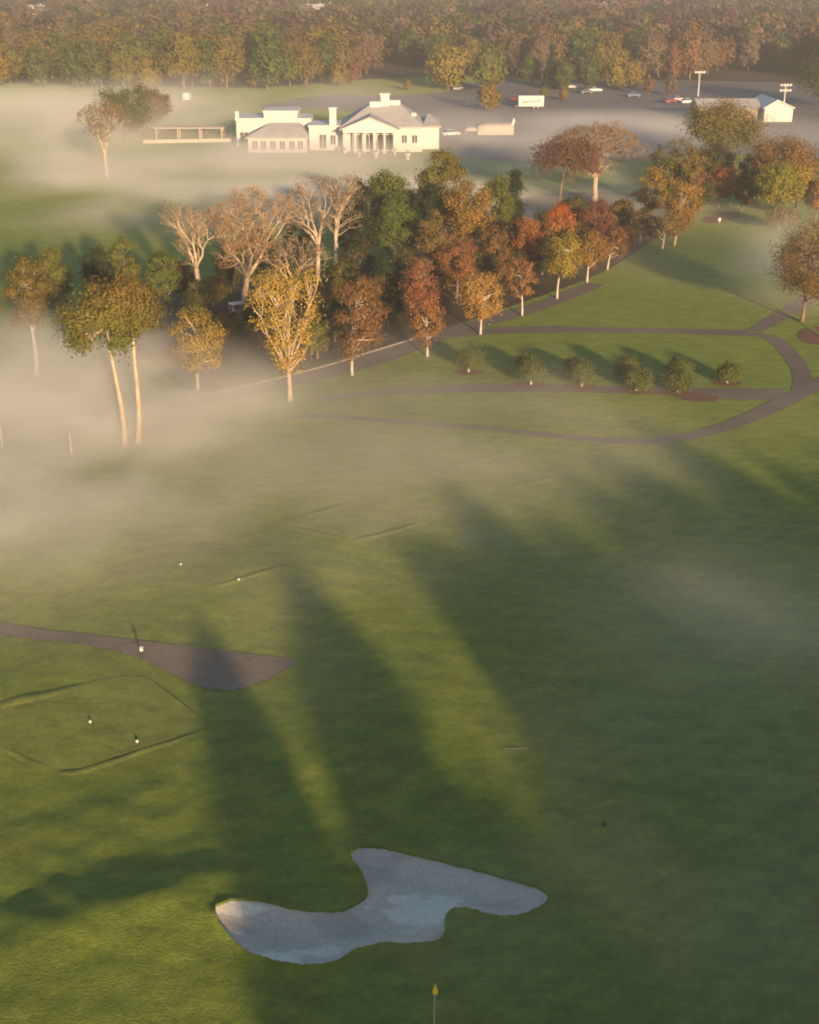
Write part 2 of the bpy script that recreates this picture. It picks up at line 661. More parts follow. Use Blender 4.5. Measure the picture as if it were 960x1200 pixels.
# the loop path round the lawn
draped('loop_path', band([(340, 488), (400, 490), (480, 496), (560, 503), (640, 511), (700, 515), (760, 516), (815, 509), (862, 496), (905, 478), (945, 458), (1000, 430)],
                         [0.9, 1.0, 1.0, 1.1, 1.2, 1.3, 1.4, 1.6, 1.8, 2.0, 2.0, 2.0], 5), M['path'], 0.035, 'thin curved cart path looping round the lawn below the shrubs', 'path', 0.9)
# lane behind the shrubs and its joins
draped('cart_path', band([(180, 478), (250, 466), (320, 452), (385, 436), (440, 420), (490, 402), (530, 388), (580, 374), (640, 356), (700, 332)],
                         [3.0, 3.0, 3.2, 3.4, 3.6, 3.4, 3.2, 3.0, 2.8, 2.4], 5), M['path'], 0.012, 'brown cart path running under the row of young trees', 'path', 1.2)
draped('upper_path', band([(520, 394), (580, 388), (640, 386), (720, 387), (790, 388), (850, 390), (880, 390)],
                          [1.6, 2.4, 3.0, 2.0, 2.0, 2.2, 2.4], 5), M['path'], 0.016, 'brown path crossing the lawn above the shrubs', 'path', 1.2)
draped('bed_path', band([(360, 470), (430, 462), (500, 457), (560, 455), (640, 455), (720, 457), (800, 459), (870, 462), (920, 462)],
                        [0.8, 1.6, 2.2, 2.4, 2.2, 2.2, 2.6, 3.6, 3.0], 5), M['path'], 0.020, 'dull brown strip of path along the planted shrubs', 'path', 1.2)
draped('side_path', band([(880, 391), (908, 398), (928, 418), (940, 440), (938, 462)], [1.6, 1.8, 1.9, 1.9, 1.8], 6), M['path'], 0.024, 'brown path linking the lanes beside the red bed', 'path', 1.2)
draped('rising_path', band([(884, 388), (920, 368), (960, 345), (1010, 325)], [1.6, 2.4, 2.4, 2.4], 6), M['path'], 0.028, 'brown path rising to the frame edge under the misty tree', 'path', 1.2)
draped('mulch_bed', world_poly([(935, 392), (945, 385), (975, 382), (1010, 388), (1010, 402), (960, 404), (940, 400)], 5), M['mulch'], 0.03, 'red mulch bed on the path at the frame edge', 'mulch bed', 0.8)
draped('spilled_mulch', world_poly([(783, 455), (800, 452), (815, 460), (840, 464), (838, 470), (810, 470), (790, 465)], 5), M['mulch'], 0.03, 'spilled reddish mulch beside the fifth pair of shrubs', 'mulch bed', 0.8)
draped('far_mulch_bed', world_poly([(822, 258), (838, 251), (858, 249), (866, 254), (852, 259), (835, 262)], 5), M['mulch'], 0.03, 'reddish mulch bed at the far corner of the lawn', 'mulch bed', 0.8)

# tees: mown platforms
TEES = [
    ('tee', [(-20, 832), (0, 830), (145, 795), (172, 793), (232, 836), (245, 849), (92, 894), (64, 897), (0, 871), (-20, 862)], 'olive mown tee with two white markers in front of the path wedge'),
    ('middle_tee', [(120, 668), (230, 640), (330, 640), (368, 656), (245, 692), (175, 690)], 'mown tee behind the path wedge, half under mist'),
    ('far_tee', [(330, 612), (430, 585), (520, 592), (500, 608), (413, 632)], 'faint mown tee in the middle of the fairway'),
    ('upper_tee', [(505, 553), (600, 530), (690, 540), (682, 549), (590, 572)], 'faint mown tee nearest the loop path'),
]
for nm, pix, lb in TEES:
    draped(nm, world_poly(pix, 5, smooth=False), M['tee'], 0.03, lb, 'tee', 0.8)


def turf_ridge(pix, hgt_m, wid, label):  # low berms, shaped so their shadows draw the dark turf lines
    wid *= 0.7
    hgt_m *= 0.7
    c = [(P(*q).x, P(*q).y) for q in pix]
    c = spline(c, 8, False)
    prof = [(-0.5, 0.0), (-0.25, 0.8), (0.0, 1.0), (0.25, 0.8), (0.5, 0.0)]
    mb = MB()
    vs, fs = [], []
    for i, p in enumerate(c):
        a, b = c[max(i - 1, 0)], c[min(i + 1, len(c) - 1)]
        d = Vector((b[0] - a[0], b[1] - a[1])).normalized()
        e = min(1.0, 4.0 * min(i, len(c) - 1 - i) / len(c) + 0.05)
        for u, q in prof:
            x, y = p[0] - d.y * u * wid, p[1] + d.x * u * wid
            vs.append((x, y, float(hgt(x, y)) + q * hgt_m * e - 0.01))
    k = len(prof)
    for i in range(len(c) - 1):
        for j in range(k - 1):
            fs.append((i * k + j, i * k + j + 1, (i + 1) * k + j + 1, (i + 1) * k + j))
    mb.add(vs, fs)
    o = mb.build('turf_edge', M['lawn'], smooth=True)
    return tag(o, label, 'turf edge', kind='structure')


turf_ridge([(62, 899), (92, 897), (160, 876), (250, 849)], 0.09, 0.85, 'turf edge raised to throw a dark line along the near side of the olive tee')
turf_ridge([(-30, 858), (0, 873), (64, 899)], 0.07, 0.85, 'turf edge along the corner side of the olive tee')
turf_ridge([(-30, 836), (0, 829), (70, 813), (150, 794)], 0.12, 1.36, 'broad turf edge raised to throw a dark line behind the olive tee')
turf_ridge([(245, 694), (290, 682), (345, 664)], 0.10, 0.85, 'turf edge under the tee behind the path wedge')
turf_ridge([(412, 634), (450, 624), (505, 607)], 0.10, 0.85, 'turf edge of the faint tee in the middle of the fairway')
turf_ridge([(335, 617), (370, 625), (412, 634)], 0.08, 0.85, 'short turf edge meeting the middle tee corner')
turf_ridge([(505, 554), (550, 544), (605, 529)], 0.10, 1.02, 'turf edge above the tee nearest the loop path')
turf_ridge([(588, 574), (630, 563), (684, 547)], 0.10, 1.02, 'turf edge below the tee nearest the loop path')
turf_ridge([(885, 346), (920, 366), (962, 392), (1000, 412)], 0.17, 1.19, 'turf edge raised to throw a dark line, crossing beside the side path')

# kerb along the cart path
mbk = MB()
kc = [(P(*q).x, P(*q).y) for q in [(215, 470), (250, 461), (320, 445), (385, 428), (440, 411), (483, 398)]]
kc = spline(kc, 8, False)
vs, fs = [], []
for i, p in enumerate(kc):
    a, b = kc[max(i - 1, 0)], kc[min(i + 1, len(kc) - 1)]
    d = Vector((b[0] - a[0], b[1] - a[1])).normalized()
    for u, z in ((-0.12, -0.02), (-0.12, 0.12), (0.12, 0.12), (0.12, -0.02)):
        x, y = p[0] - d.y * u, p[1] + d.x * u
        vs.append((x, y, float(hgt(x, y)) + z))
for i in range(len(kc) - 1):
    for j in range(3):
        fs.append((i * 4 + j, i * 4 + j + 1, i * 4 + j + 5, i * 4 + j + 4))
mbk.add(vs, fs)
tag(mbk.build('kerb', M['kerb']), 'pale kerb along the cart path under the young trees', 'kerb', kind='structure')

# ground under the grove, parking, far fields and woods floor
draped('grove_floor', world_poly([(120, 400), (180, 425), (225, 458), (330, 440), (480, 396), (560, 372), (700, 322), (760, 285), (800, 262), (780, 235), (700, 225), (600, 235), (500, 290), (420, 310), (300, 330), (200, 340), (140, 365)], 4),
       M['litter'], 0.007, 'leaf litter on the ground under the mixed grove', 'ground', 3.0)
draped('parking_lot', world_poly([(300, 126), (380, 112), (470, 110), (540, 99), (640, 92), (800, 94), (1100, 108), (1100, 180), (830, 180), (700, 192), (560, 186), (515, 172), (470, 140), (380, 128)], 4), M['lot'], 0.05,
       'grey parking lot beyond the white clubhouse', 'parking lot', 12)
draped('road', band([(560, 101), (640, 101), (720, 110), (800, 122), (900, 129), (1060, 136)], [6, 6, 6, 6, 6, 6], 5), M['road'], 0.09, 'pale road crossing behind the parking lot', 'road', 8)
draped('field', world_poly([(380, 108), (430, 97), (520, 96), (548, 101), (520, 108), (440, 113)], 4), M['field'], 0.07, 'small yellow green field behind the clubhouse roof', 'field', 8)
WF = world_poly([(-900, 92), (0, 97), (120, 101), (300, 103), (385, 97), (430, 93), (520, 88), (600, 93), (690, 95), (780, 99), (900, 96), (1100, 110), (1900, 110), (2300, -22), (480, -22), (-1500, -22)], 1, smooth=False)
draped('woods_floor', WF, M['litter'], 0.04, 'brown floor of the far woods', 'ground', 60)


# ------------------------------------------------------------------ trees
def quads_mesh(name, pts, t, b, cols, mat):
    n = len(pts)
    v = np.empty((n, 4, 3), np.float32)
    v[:, 0] = pts + t
    v[:, 1] = pts + b
    v[:, 2] = pts - t
    v[:, 3] = pts - b
    me = bpy.data.meshes.new(name)
    me.vertices.add(4 * n)
    me.vertices.foreach_set('co', v.ravel())
    me.loops.add(4 * n)
    me.loops.foreach_set('vertex_index', np.arange(4 * n, dtype=np.int32))
    me.polygons.add(n)
    me.polygons.foreach_set('loop_start', np.arange(0, 4 * n, 4, dtype=np.int32))
    me.update(calc_edges=True)
    ca = me.color_attributes.new('tint', 'FLOAT_COLOR', 'POINT')
    c = np.ones((n, 4, 4), np.float32)
    c[:, :, :3] = cols[:, None, :]
    ca.data.foreach_set('color', c.ravel())
    me.materials.append(mat)
    return me


def unit(a):
    return a / (np.linalg.norm(a, axis=1, keepdims=True) + 1e-9)


def leaf_cloud(rng, clumps, crad, per, size, center, colA, colB, flat=0.75, topcol=None, zr=None, jit=0.25, rough=0.36):
    """leaf quads in clumps; returns pts, t, b, cols"""
    k = len(clumps)
    ci = np.repeat(np.arange(k), per)
    off = rng.normal(0, 1, (len(ci), 3)) * 0.5
    off[:, 2] *= flat
    cr = crad * rng.uniform(0.7, 1.25, k)
    pts = clumps[ci] + off * cr[ci][:, None]
    nrm = unit(unit(off) * 0.7 + unit(pts - center) * 0.5 + rng.normal(0, rough, pts.shape) + np.array([0, 0, 0.25]))
    r = rng.normal(0, 1, pts.shape)
    t = unit(np.cross(nrm, r))
    b = np.cross(nrm, t)
    s = size * rng.uniform(0.6, 1.4, len(pts))[:, None]
    cm = rng.uniform(0, 1, k)
    f = np.clip(cm[ci] * 0.75 + rng.uniform(-0.1, 0.35, len(pts)), 0, 1)[:, None]
    cols = np.array(colA) * (1 - f) + np.array(colB) * f
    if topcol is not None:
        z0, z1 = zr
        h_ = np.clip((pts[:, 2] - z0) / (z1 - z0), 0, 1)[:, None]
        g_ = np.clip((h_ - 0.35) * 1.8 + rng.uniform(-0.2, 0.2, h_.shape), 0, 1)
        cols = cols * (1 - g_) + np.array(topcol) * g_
    cols = cols * rng.uniform(1 - jit, 1 + jit, (len(pts), 1))
    return pts, t * s, b * s * 0.62, cols


def envelope(rng, n, R, z0, z1, shape, lob=0.22):
    """clump centres in a crown of radius R between z0 and z1"""
    ax = unit(rng.normal(0, 1, (7, 3)))
    am = rng.uniform(-lob, lob, 7)
    u = unit(rng.normal(0, 1, (n, 3)))
    lobes = 1 + (am[None] * np.maximum(0, u @ ax.T) ** 2).sum(1) + rng.uniform(-0.06, 0.06, n)
    r = rng.uniform(0.25, 1.0, n) ** 0.45 * 0.93 * lobes
    zc, hz = (z0 + z1) / 2, (z1 - z0) / 2
    if shape == 'round':
        p = u * r[:, None] * np.array([R, R, hz])
        p[:, 2] += zc
    elif shape == 'oval':
        p = u * r[:, None] * np.array([R, R, hz])
        w_ = 1.0 - 0.30 * np.clip(p[:, 2] / hz, -1, 1)
        p[:, :2] *= w_[:, None]
        p[:, 2] += zc
    elif shape == 'umbrella':
        u[:, 2] = np.abs(u[:, 2]) ** 0.8 * np.where(rng.uniform(0, 1, n) < 0.78, 1, -0.45)
        p = u * r[:, None] * np.array([R, R, hz * 1.2])
        p[:, 2] += z0 + hz * 0.75
    elif shape == 'cone':
        t = rng.uniform(0, 1, n) ** 1.35
        a = rng.uniform(0, 2 * PI, n)
        rr = R * (1 - t) ** 0.85 * rng.uniform(0.45, 1.05, n)
        p = np.stack([rr * np.cos(a), rr * np.sin(a), z0 + t * (z1 - z0)], 1)
    elif shape == 'vase':
        t = rng.uniform(0, 1, n) ** 0.7
        a = rng.uniform(0, 2 * PI, n)
        rr = R * (0.18 + 0.82 * np.sin(np.clip(t, 0, 1) * 1.9)) * rng.uniform(0.3, 1.0, n) ** 0.6
        p = np.stack([rr * np.cos(a), rr * np.sin(a), z0 + t * (z1 - z0)], 1)
    return p


def branch_to(mb, rng, a, b, ra, rb, sag=0.12, n=4, sides=5):
    a, b = Vector(a), Vector(b)
    L = (b - a).length
    pts, rad = [], []
    out = Vector((b.x - a.x, b.y - a.y, 0))
    j = Vector((rng.uniform(-1, 1), rng.uniform(-1, 1), rng.uniform(-.5, .5))) * L * 0.06
    for i in range(n + 1):
        t = i / n
        p = a.lerp(b, t)
        p -= Vector((0, 0, 1)) * math.sin(PI * t) * L * sag
        p += j * math.sin(PI * t)
        pts.append(p)
        rad.append(ra + (rb - ra) * t)
    mb.tube(pts, rad, sides)
    return pts


def leafy_tree(name, label, cat, loc, hgt_m, R, clear, shape, colA, colB, bark='bark_brown', n=46, per=55, size=0.24, crad=None, trunk_r=0.2,
               off=(0, 0), topcol=None, group=None, seed=1, lob=0.22, limbs=7, rz=0.0, second_trunk=None):
    rng = np.random.default_rng(seed)
    root = thing(name, label, cat, loc, 0, group)
    z0, z1 = clear, hgt_m
    crad = crad or R * 0.29
    inset = crad * 0.45
    cl = envelope(rng, n, max(R - inset, R * 0.5), z0 + inset * 0.5, z1 - inset * 0.55, shape, lob)
    cl[:, 0] += off[0]
    cl[:, 1] += off[1]
    center = np.array([off[0], off[1], z0 + (z1 - z0) * 0.4])
    mb = MB()
    # trunk
    tt = z0 + (z1 - z0) * (0.9 if shape == 'cone' else 0.62)
    wob = rng.uniform(-1, 1, 4) * hgt_m * 0.012
    tp, tr = [], []
    for i in range(8):
        t = i / 7
        e = t ** 1.5
        tp.append(Vector((off[0] * e + wob[0] * math.sin(3 * t) + wob[1] * math.sin(7 * t), off[1] * e + wob[2] * math.sin(4 * t), -0.15 + (tt + 0.15) * t)))
        tr.append(trunk_r * (1.25 if i == 0 else 1.0) * (1 - 0.75 * t))
    mb.tube(tp, tr, 8)

    def trunk_at(z):
        t = min(max((z + 0.15) / (tt + 0.15), 0), 1) * 7
        i = min(int(t), 6)
        return tp[i].lerp(tp[i + 1], t - i), tr[i] + (tr[i + 1] - tr[i]) * (t - i)

    order = rng.permutation(n)
    mains = []
    for k in order[:limbs]:
        c = cl[k]
        zb = (z0 * 0.92 if shape != 'umbrella' else z0 + 0.3 * (z1 - z0)) + (min(c[2], tt) - z0) * rng.uniform(0.1, 0.55)
        q, rr = trunk_at(zb)
        pts = branch_to(mb, rng, q, c, rr * 0.62, 0.025, 0.06 if shape != 'cone' else -0.02)
        mains.append(pts)
    for k in order[limbs:]:
        c = Vector(cl[k])
        best, bd = None, 1e9
        for pts in mains:
            for q in pts[1:4]:
                d = (q - c).length + max(0, q.z - c.z) * 0.6
                if d < bd:
                    best, bd = q, d
        branch_to(mb, rng, best, c, 0.05 + 0.012 * bd, 0.018, 0.06, 3, 4)
    o = mb.build('trunk', M[bark], root, smooth=True)
    p, t, b, c = leaf_cloud(rng, cl, crad, int(per * 3.6), size * 0.48, center, colA, colB, 0.75, topcol, (z0, z1))
    if shape == 'cone':
        p[:, 2] -= np.linalg.norm(p[:, :2], axis=1) * 0.12
    link('crown', quads_mesh('crown', p, t, b, c, M['leaf']), root)
    return root


def bare_tree(name, label, cat, loc, hgt_m, R, fork, colA, colB, bark='bark_pale', per=2.0, size=0.13, trunk_r=0.28, seed=1, group=None, spread=0.62, levels=5, lean=(0, 0), up=0.25, limbs=4):
    """a leafless or thinly leaved tree: branching limbs with russet leaves left on the twigs"""
    rng = np.random.default_rng(seed)
    root = thing(name, label, cat, loc, 0, group)
    mb = MB()
    tips = []
    zc = (fork + hgt_m) / 2

    def inside_crown(p):
        return ((p.x - lean[0]) ** 2 + (p.y - lean[1]) ** 2) / (R * R) + ((p.z - zc) / (hgt_m - zc)) ** 2

    def grow(p, d, L, r, lev):
        pts, rad = [p], [r]
        nseg = 4 if lev > 2 else 3
        dd = d.copy()
        for i in range(nseg):
            dd = (dd + Vector(rng.normal(0, 0.13, 3)) + Vector((0, 0, up * 0.22))).normalized()
            q = pts[-1] + dd * (L / nseg)
            if inside_crown(q) > 1.12 and i > 0 and q.z > fork:
                break
            pts.append(q)
            rad.append(max(r * (1 - 0.45 * (i + 1) / nseg), 0.014))
        mb.tube(pts, rad, 7 if lev >= levels - 1 else (5 if lev > 1 else 3), cap=False)
        if lev <= 1:
            tips.append((pts, lev))
        if lev == 0:
            return
        nch = 3 if lev >= 2 else 2
        base = rng.uniform(0, 2 * PI)
        for k in range(nch):
            a = base + 2 * PI * k / nch + rng.normal(0, 0.3)
            s = spread * rng.uniform(0.55, 1.25)
            u = dd.cross(Vector((0.3, 0.2, 1))).normalized()
            v = dd.cross(u)
            nd = (dd * math.cos(s) + (u * math.cos(a) + v * math.sin(a)) * math.sin(s)).normalized()
            if nd.z < -0.15:
                nd.z *= 0.3
                nd.normalize()
            grow(pts[-1], nd, L * rng.uniform(0.62, 0.86), rad[-1] * 0.78, lev - 1)
        # side shoots
        if lev >= 1 and len(pts) > 2:
            for q in pts[1:-1]:
                if rng.uniform() < 0.75:
                    a = rng.uniform(0, 2 * PI)
                    s = rng.uniform(0.6, 1.1)
                    u = dd.cross(Vector((0.3, 0.2, 1))).normalized()
                    v = dd.cross(u)
                    nd = (dd * math.cos(s) + (u * math.cos(a) + v * math.sin(a)) * math.sin(s)).normalized()
                    grow(q, nd, L * 0.5, rad[-1] * 0.5, max(lev - 2, 0))

    # trunk
    tp = [Vector((0, 0, -0.15))]
    tr = [trunk_r * 1.3]
    for i in range(1, 5):
        t = i / 4
        tp.append(Vector((lean[0] * 0.35 * t + rng.normal(0, 0.06), lean[1] * 0.35 * t + rng.normal(0, 0.06), fork * t)))
        tr.append(trunk_r * (1 - 0.25 * t))
    mb.tube(tp, tr, 9, cap=False)
    L0 = (hgt_m - fork) * 0.40
    base = rng.uniform(0, 2 * PI)
    for k in range(limbs):
        a = base + 2 * PI * k / limbs + rng.normal(0, 0.2)
        s = min(1.25, math.atan2(R, (hgt_m - fork)) * rng.uniform(0.75, 1.2)) if k else 0.12
        d = Vector((math.cos(a) * math.sin(s), math.sin(a) * math.sin(s), math.cos(s)))
        grow(tp[-1], d, L0 * (1.0 + 0.3 * math.sin(s)), tr[-1] * (0.72 if k else 0.8), levels - 1)
    mb.build('trunk', M[bark], root, smooth=True)
    # remaining leaves
    pp = []
    for pts, lev in tips:
        k = rng.poisson(per * (1.4 if lev == 0 else 1.0))
        for _ in range(k):
            i = rng.integers(0, max(len(pts) - 1, 1))
            q = pts[i].lerp(pts[min(i + 1, len(pts) - 1)], rng.uniform(0, 1))
            pp.append((q.x, q.y, q.z))
    if pp:
        pp = np.array(pp) + rng.normal(0, 0.16, (len(pp), 3))
        nr = unit(rng.normal(0, 1, pp.shape))
        t = unit(np.cross(nr, rng.normal(0, 1, pp.shape)))
        b = np.cross(nr, t)
        s = size * 0.75 * rng.uniform(0.6, 1.4, (len(pp), 1))
        f = rng.uniform(0, 1, (len(pp), 1))
        cols = (np.array(colA) * (1 - f) + np.array(colB) * f) * rng.uniform(0.7, 1.25, (len(pp), 1))
        link('crown', quads_mesh('crown', pp, t * s, b * s * 0.7, cols, M['leaf']), root)
    return root


SEED = [100]


def spec(px, py, top, x0, x1, bot):
    p = G(px, py)
    s = scale_at(p)
    z1 = z_at(p, top) - p.z
    z0 = max(z_at(p, bot) - p.z, 0.3)
    R = (x1 - x0) / 2 / s
    # the crown is nearer the lens at its middle height: correct the breadth
    s2 = F / (p.y * CT + (H - (z0 + z1) / 2) * ST)
    R *= s / s2
    off = ((x0 + x1) / 2 - px) / s2
    return p, z1, R, z0, off


def leafy(name, label, px, py, top, x0, x1, bot, shape, colA, colB, **kw):
    SEED[0] += 1
    p, h_, R, z0, off = spec(px, py, top, x0, x1, bot)
    kw.setdefault('seed', SEED[0])
    kw.setdefault('trunk_r', 0.09 + 0.012 * h_)
    return leafy_tree(name, label, 'tree' if 'shrub' not in name else 'shrub', p, h_, R, z0, shape, colA, colB, off=(off, 0), **kw)


def bare(name, label, px, py, top, x0, x1, fork, colA, colB, **kw):
    SEED[0] += 1
    p, h_, R, z0, off = spec(px, py, top, x0, x1, fork)
    kw.setdefault('seed', SEED[0])
    return bare_tree(name, label, 'tree', p, h_, R, z0, colA, colB, lean=(off, 0), **kw)


# leaf colours
OLIVE = (0.135, 0.115, 0.030)
OLIVE2 = (0.19, 0.135, 0.035)
GREEN = (0.075, 0.105, 0.026)
GREEN2 = (0.130, 0.155, 0.034)
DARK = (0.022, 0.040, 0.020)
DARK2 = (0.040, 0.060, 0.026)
RUST = (0.19, 0.100, 0.042)
RUST2 = (0.28, 0.145, 0.055)
RED = (0.24, 0.070, 0.034)
RED2 = (0.31, 0.115, 0.045)
ORANGE = (0.32, 0.175, 0.050)
ORANGE2 = (0.40, 0.25, 0.075)
YELL = (0.36, 0.26, 0.045)
YELL2 = (0.46, 0.32, 0.07)
BROWN = (0.16, 0.095, 0.045)
BROWN2 = (0.22, 0.13, 0.06)
TWIG = (0.20, 0.115, 0.050)
TWIG2 = (0.28, 0.165, 0.070)

# --- left, in the mist
leafy('pine_tree', 'tall pine with long bare trunk in the mist, broad crown leaning outward', 147, 522, 322, 80, 192, 420, 'umbrella', OLIVE, GREEN2, bark='bark_pale', n=60, per=60, size=0.24, trunk_r=0.26, limbs=9, topcol=OLIVE2)
leafy('pine_tree', 'tall pine with bare trunk standing close beside its mist bound twin', 162, 520, 310, 128, 212, 405, 'umbrella', OLIVE, GREEN2, bark='bark_pale', n=56, per=60, size=0.24, trunk_r=0.26, limbs=9, topcol=OLIVE2)
leafy('broadleaf_tree', 'rusty tree with pale trunk fading into the thick mist', 43, 440, 298, 14, 82, 395, 'round', BROWN, OLIVE, bark='bark_white', n=66, per=50, limbs=5, topcol=OLIVE)
leafy('broadleaf_tree', 'olive tree behind the rusty misty tree', 72, 412, 288, 45, 100, 370, 'round', OLIVE, GREEN2)
leafy('broadleaf_tree', 'olive tree cut by the frame edge in mist', -8, 425, 318, -45, 12, 400, 'round', OLIVE, OLIVE2)
leafy('broadleaf_tree', 'dark leafy tree behind the crowns of the twin pines', 122, 385, 285, 100, 150, 360, 'round', DARK, DARK2, topcol=DARK2)
leafy('broadleaf_tree', 'olive green tree peeping over the twin pines', 148, 378, 277, 132, 172, 350, 'round', OLIVE, GREEN2)
leafy('broadleaf_tree', 'low green tree between the pines and the pale bare tree', 195, 372, 284, 172, 216, 355, 'round', GREEN, GREEN2)
leafy('broadleaf_tree', 'misty olive yellow tree with short white trunk beside the twin pines', 232, 457, 362, 200, 268, 442, 'round', OLIVE2, YELL, bark='bark_white', n=50, per=45, lob=0.3)
# --- pale bare trees
bare('bare_tree', 'pale leafless tree with fan of white limbs and reddish twig ends', 243, 378, 245, 176, 258, 315, (0.27, 0.165, 0.05), (0.34, 0.215, 0.065), per=0.6, trunk_r=0.36, levels=5, spread=0.5, limbs=5)
bare('bare_tree', 'largest leafless tree with twisting pale limbs and russet leaves', 284, 372, 230, 250, 362, 325, (0.27, 0.165, 0.05), (0.34, 0.215, 0.065), per=1.3, trunk_r=0.42, levels=6, spread=0.6, limbs=5)
bare('bare_tree', 'leafless tree with low sweeping limbs behind the yellow tree', 345, 378, 282, 300, 392, 335, BROWN, RUST, per=1.2, trunk_r=0.24, spread=0.75)
bare('bare_tree', 'russet leafless tree with straight pale trunk left of the dark greens', 374, 352, 212, 340, 405, 290, (0.22, 0.12, 0.05), RUST, per=1.5, trunk_r=0.30)
bare('bare_tree', 'dark russet tree with pale trunk against the green grove', 392, 345, 207, 372, 432, 285, (0.22, 0.12, 0.05), RUST, per=1.7, trunk_r=0.32)
leafy('autumn_tree', 'golden yellow vase shaped tree with pale trunk beside the cart path', 340, 470, 314, 291, 389, 440, 'vase', YELL, YELL2, bark='bark_pale', n=130, per=19, size=0.19, crad=0.85, trunk_r=0.24, limbs=22)
leafy('autumn_tree', 'small rust tree showing behind the golden vase shaped tree', 380, 395, 330, 358, 402, 385, 'round', RUST, BROWN2)
leafy('broadleaf_tree', 'low dull olive tree in the shade behind the golden tree', 372, 420, 372, 350, 396, 416, 'round', OLIVE, GREEN2, n=30)
# --- the row of young trees
ROWG = 'young trees lining the cart path'
leafy('young_tree', 'misty rust brown young tree, tallest of the row beside the path', 413, 440, 314, 384, 456, 424, 'oval', BROWN2, RUST, bark='bark_white', n=60, per=55, trunk_r=0.15, group=ROWG, size=0.2)
leafy('young_tree', 'young tree with red top and olive skirt in the row', 501, 418, 328, 475, 524, 404, 'oval', OLIVE2, RUST2, bark='bark_white', n=50, per=60, trunk_r=0.14, topcol=(0.27, 0.115, 0.055), group=ROWG, size=0.2)
leafy('young_tree', 'bright orange young tree with round crown and white trunk', 563, 392, 314, 533, 594, 376, 'round', ORANGE, ORANGE2, bark='bark_white', n=56, per=55, trunk_r=0.14, group=ROWG, size=0.2)
leafy('young_tree', 'thin pale rust young tree with sparse crown in the row', 612, 370, 298, 590, 630, 350, 'oval', RUST2, BROWN2, bark='bark_white', n=40, per=32, trunk_r=0.13, group=ROWG, size=0.2)
leafy('young_tree', 'olive yellow young tree with broad oval crown beside the lawn', 653, 350, 270, 630, 684, 330, 'oval', OLIVE2, YELL, bark='bark_white', n=54, per=55, trunk_r=0.14, group=ROWG, size=0.21)
leafy('young_tree', 'amber young tree far along the row beside the lawn', 688, 331, 264, 664, 716, 316, 'oval', OLIVE2, ORANGE, bark='bark_white', n=54, per=55, trunk_r=0.14, group=ROWG, size=0.21)
leafy('young_tree', 'dim brown young tree ending the row in shade', 712, 316, 262, 696, 738, 304, 'oval', BROWN, RUST, bark='bark_white', n=40, per=45, trunk_r=0.13, group=ROWG, size=0.21)
# second row beyond the path
leafy('autumn_tree', 'rust tree directly behind the red topped young tree', 488, 376, 302, 462, 516, 366, 'oval', BROWN2, RUST2, n=50, per=50, size=0.22)
leafy('autumn_tree', 'rust brown tree between the red topped and orange young trees', 535, 350, 274, 508, 562, 340, 'round', RUST, RUST2, n=54, per=50, size=0.22)
leafy('autumn_tree', 'red tree with dark shadowed side beyond the thin young tree', 619, 330, 252, 597, 642, 316, 'round', RED, RED2, n=54, per=50, size=0.22)
leafy('autumn_tree', 'brightest red orange tree behind the row of young trees', 652, 312, 235, 632, 676, 298, 'oval', RUST2, ORANGE, n=54, per=55, size=0.22, topcol=(0.42, 0.09, 0.03))
leafy('autumn_tree', 'dark maroon tree below the wide bare tree', 692, 300, 240, 668, 722, 292, 'round', (0.14, 0.05, 0.04), RUST, n=46, per=45, size=0.22)
leafy('autumn_tree', 'dark brown tree in the shade beside the far end of the row', 728, 302, 262, 708, 750, 294, 'round', (0.11, 0.06, 0.04), BROWN, n=44, per=40, size=0.22)
leafy('autumn_tree', 'brownish tree in the grove behind the tallest young tree', 440, 385, 322, 415, 466, 376, 'round', BROWN, RUST, n=44, per=45, size=0.22)
# --- the green grove
leafy('pine_tree', 'bright green pine with upright crown in the centre of the grove', 464, 332, 221, 434, 494, 300, 'oval', GREEN, GREEN2, bark='bark_brown', n=64, per=60, size=0.25)
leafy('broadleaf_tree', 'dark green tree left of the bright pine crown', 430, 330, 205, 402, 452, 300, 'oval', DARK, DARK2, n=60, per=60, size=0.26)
leafy('broadleaf_tree', 'dark green tree with leaves coloured sunlit at the top, behind the bright pine', 458, 312, 193, 425, 492, 280, 'round', DARK, GREEN2, n=60, per=60, size=0.28, topcol=GREEN2)  # paler top leaf colour stands for sunlight on the crown
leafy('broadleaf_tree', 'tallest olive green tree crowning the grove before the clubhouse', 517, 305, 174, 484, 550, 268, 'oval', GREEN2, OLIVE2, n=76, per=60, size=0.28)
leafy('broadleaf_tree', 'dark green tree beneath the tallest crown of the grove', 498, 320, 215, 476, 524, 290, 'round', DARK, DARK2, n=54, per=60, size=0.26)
leafy('autumn_tree', 'tawny orange tree with gnarled limbs in the middle of the grove', 543, 325, 214, 508, 584, 300, 'round', OLIVE2, ORANGE, n=66, per=55, size=0.24, lob=0.35)
leafy('autumn_tree', 'olive brown tree between the bright pine and the tawny tree', 502, 345, 243, 482, 530, 325, 'oval', OLIVE, BROWN2, n=54, per=50, size=0.24)
leafy('broadleaf_tree', 'rounded green tree beside the dark pointed conifer', 576, 305, 203, 554, 606, 280, 'round', GREEN, GREEN2, n=60, per=60, size=0.25)
leafy('conifer_tree', 'dark pointed conifer at the far edge of the grove', 600, 300, 197, 580, 622, 294, 'cone', DARK, DARK2, n=90, per=45, size=0.26, crad=0.9)
leafy('autumn_tree', 'brown tree low in the grove beside the tawny tree', 575, 340, 258, 555, 606, 330, 'round', BROWN, OLIVE2, n=48, per=45, size=0.24)
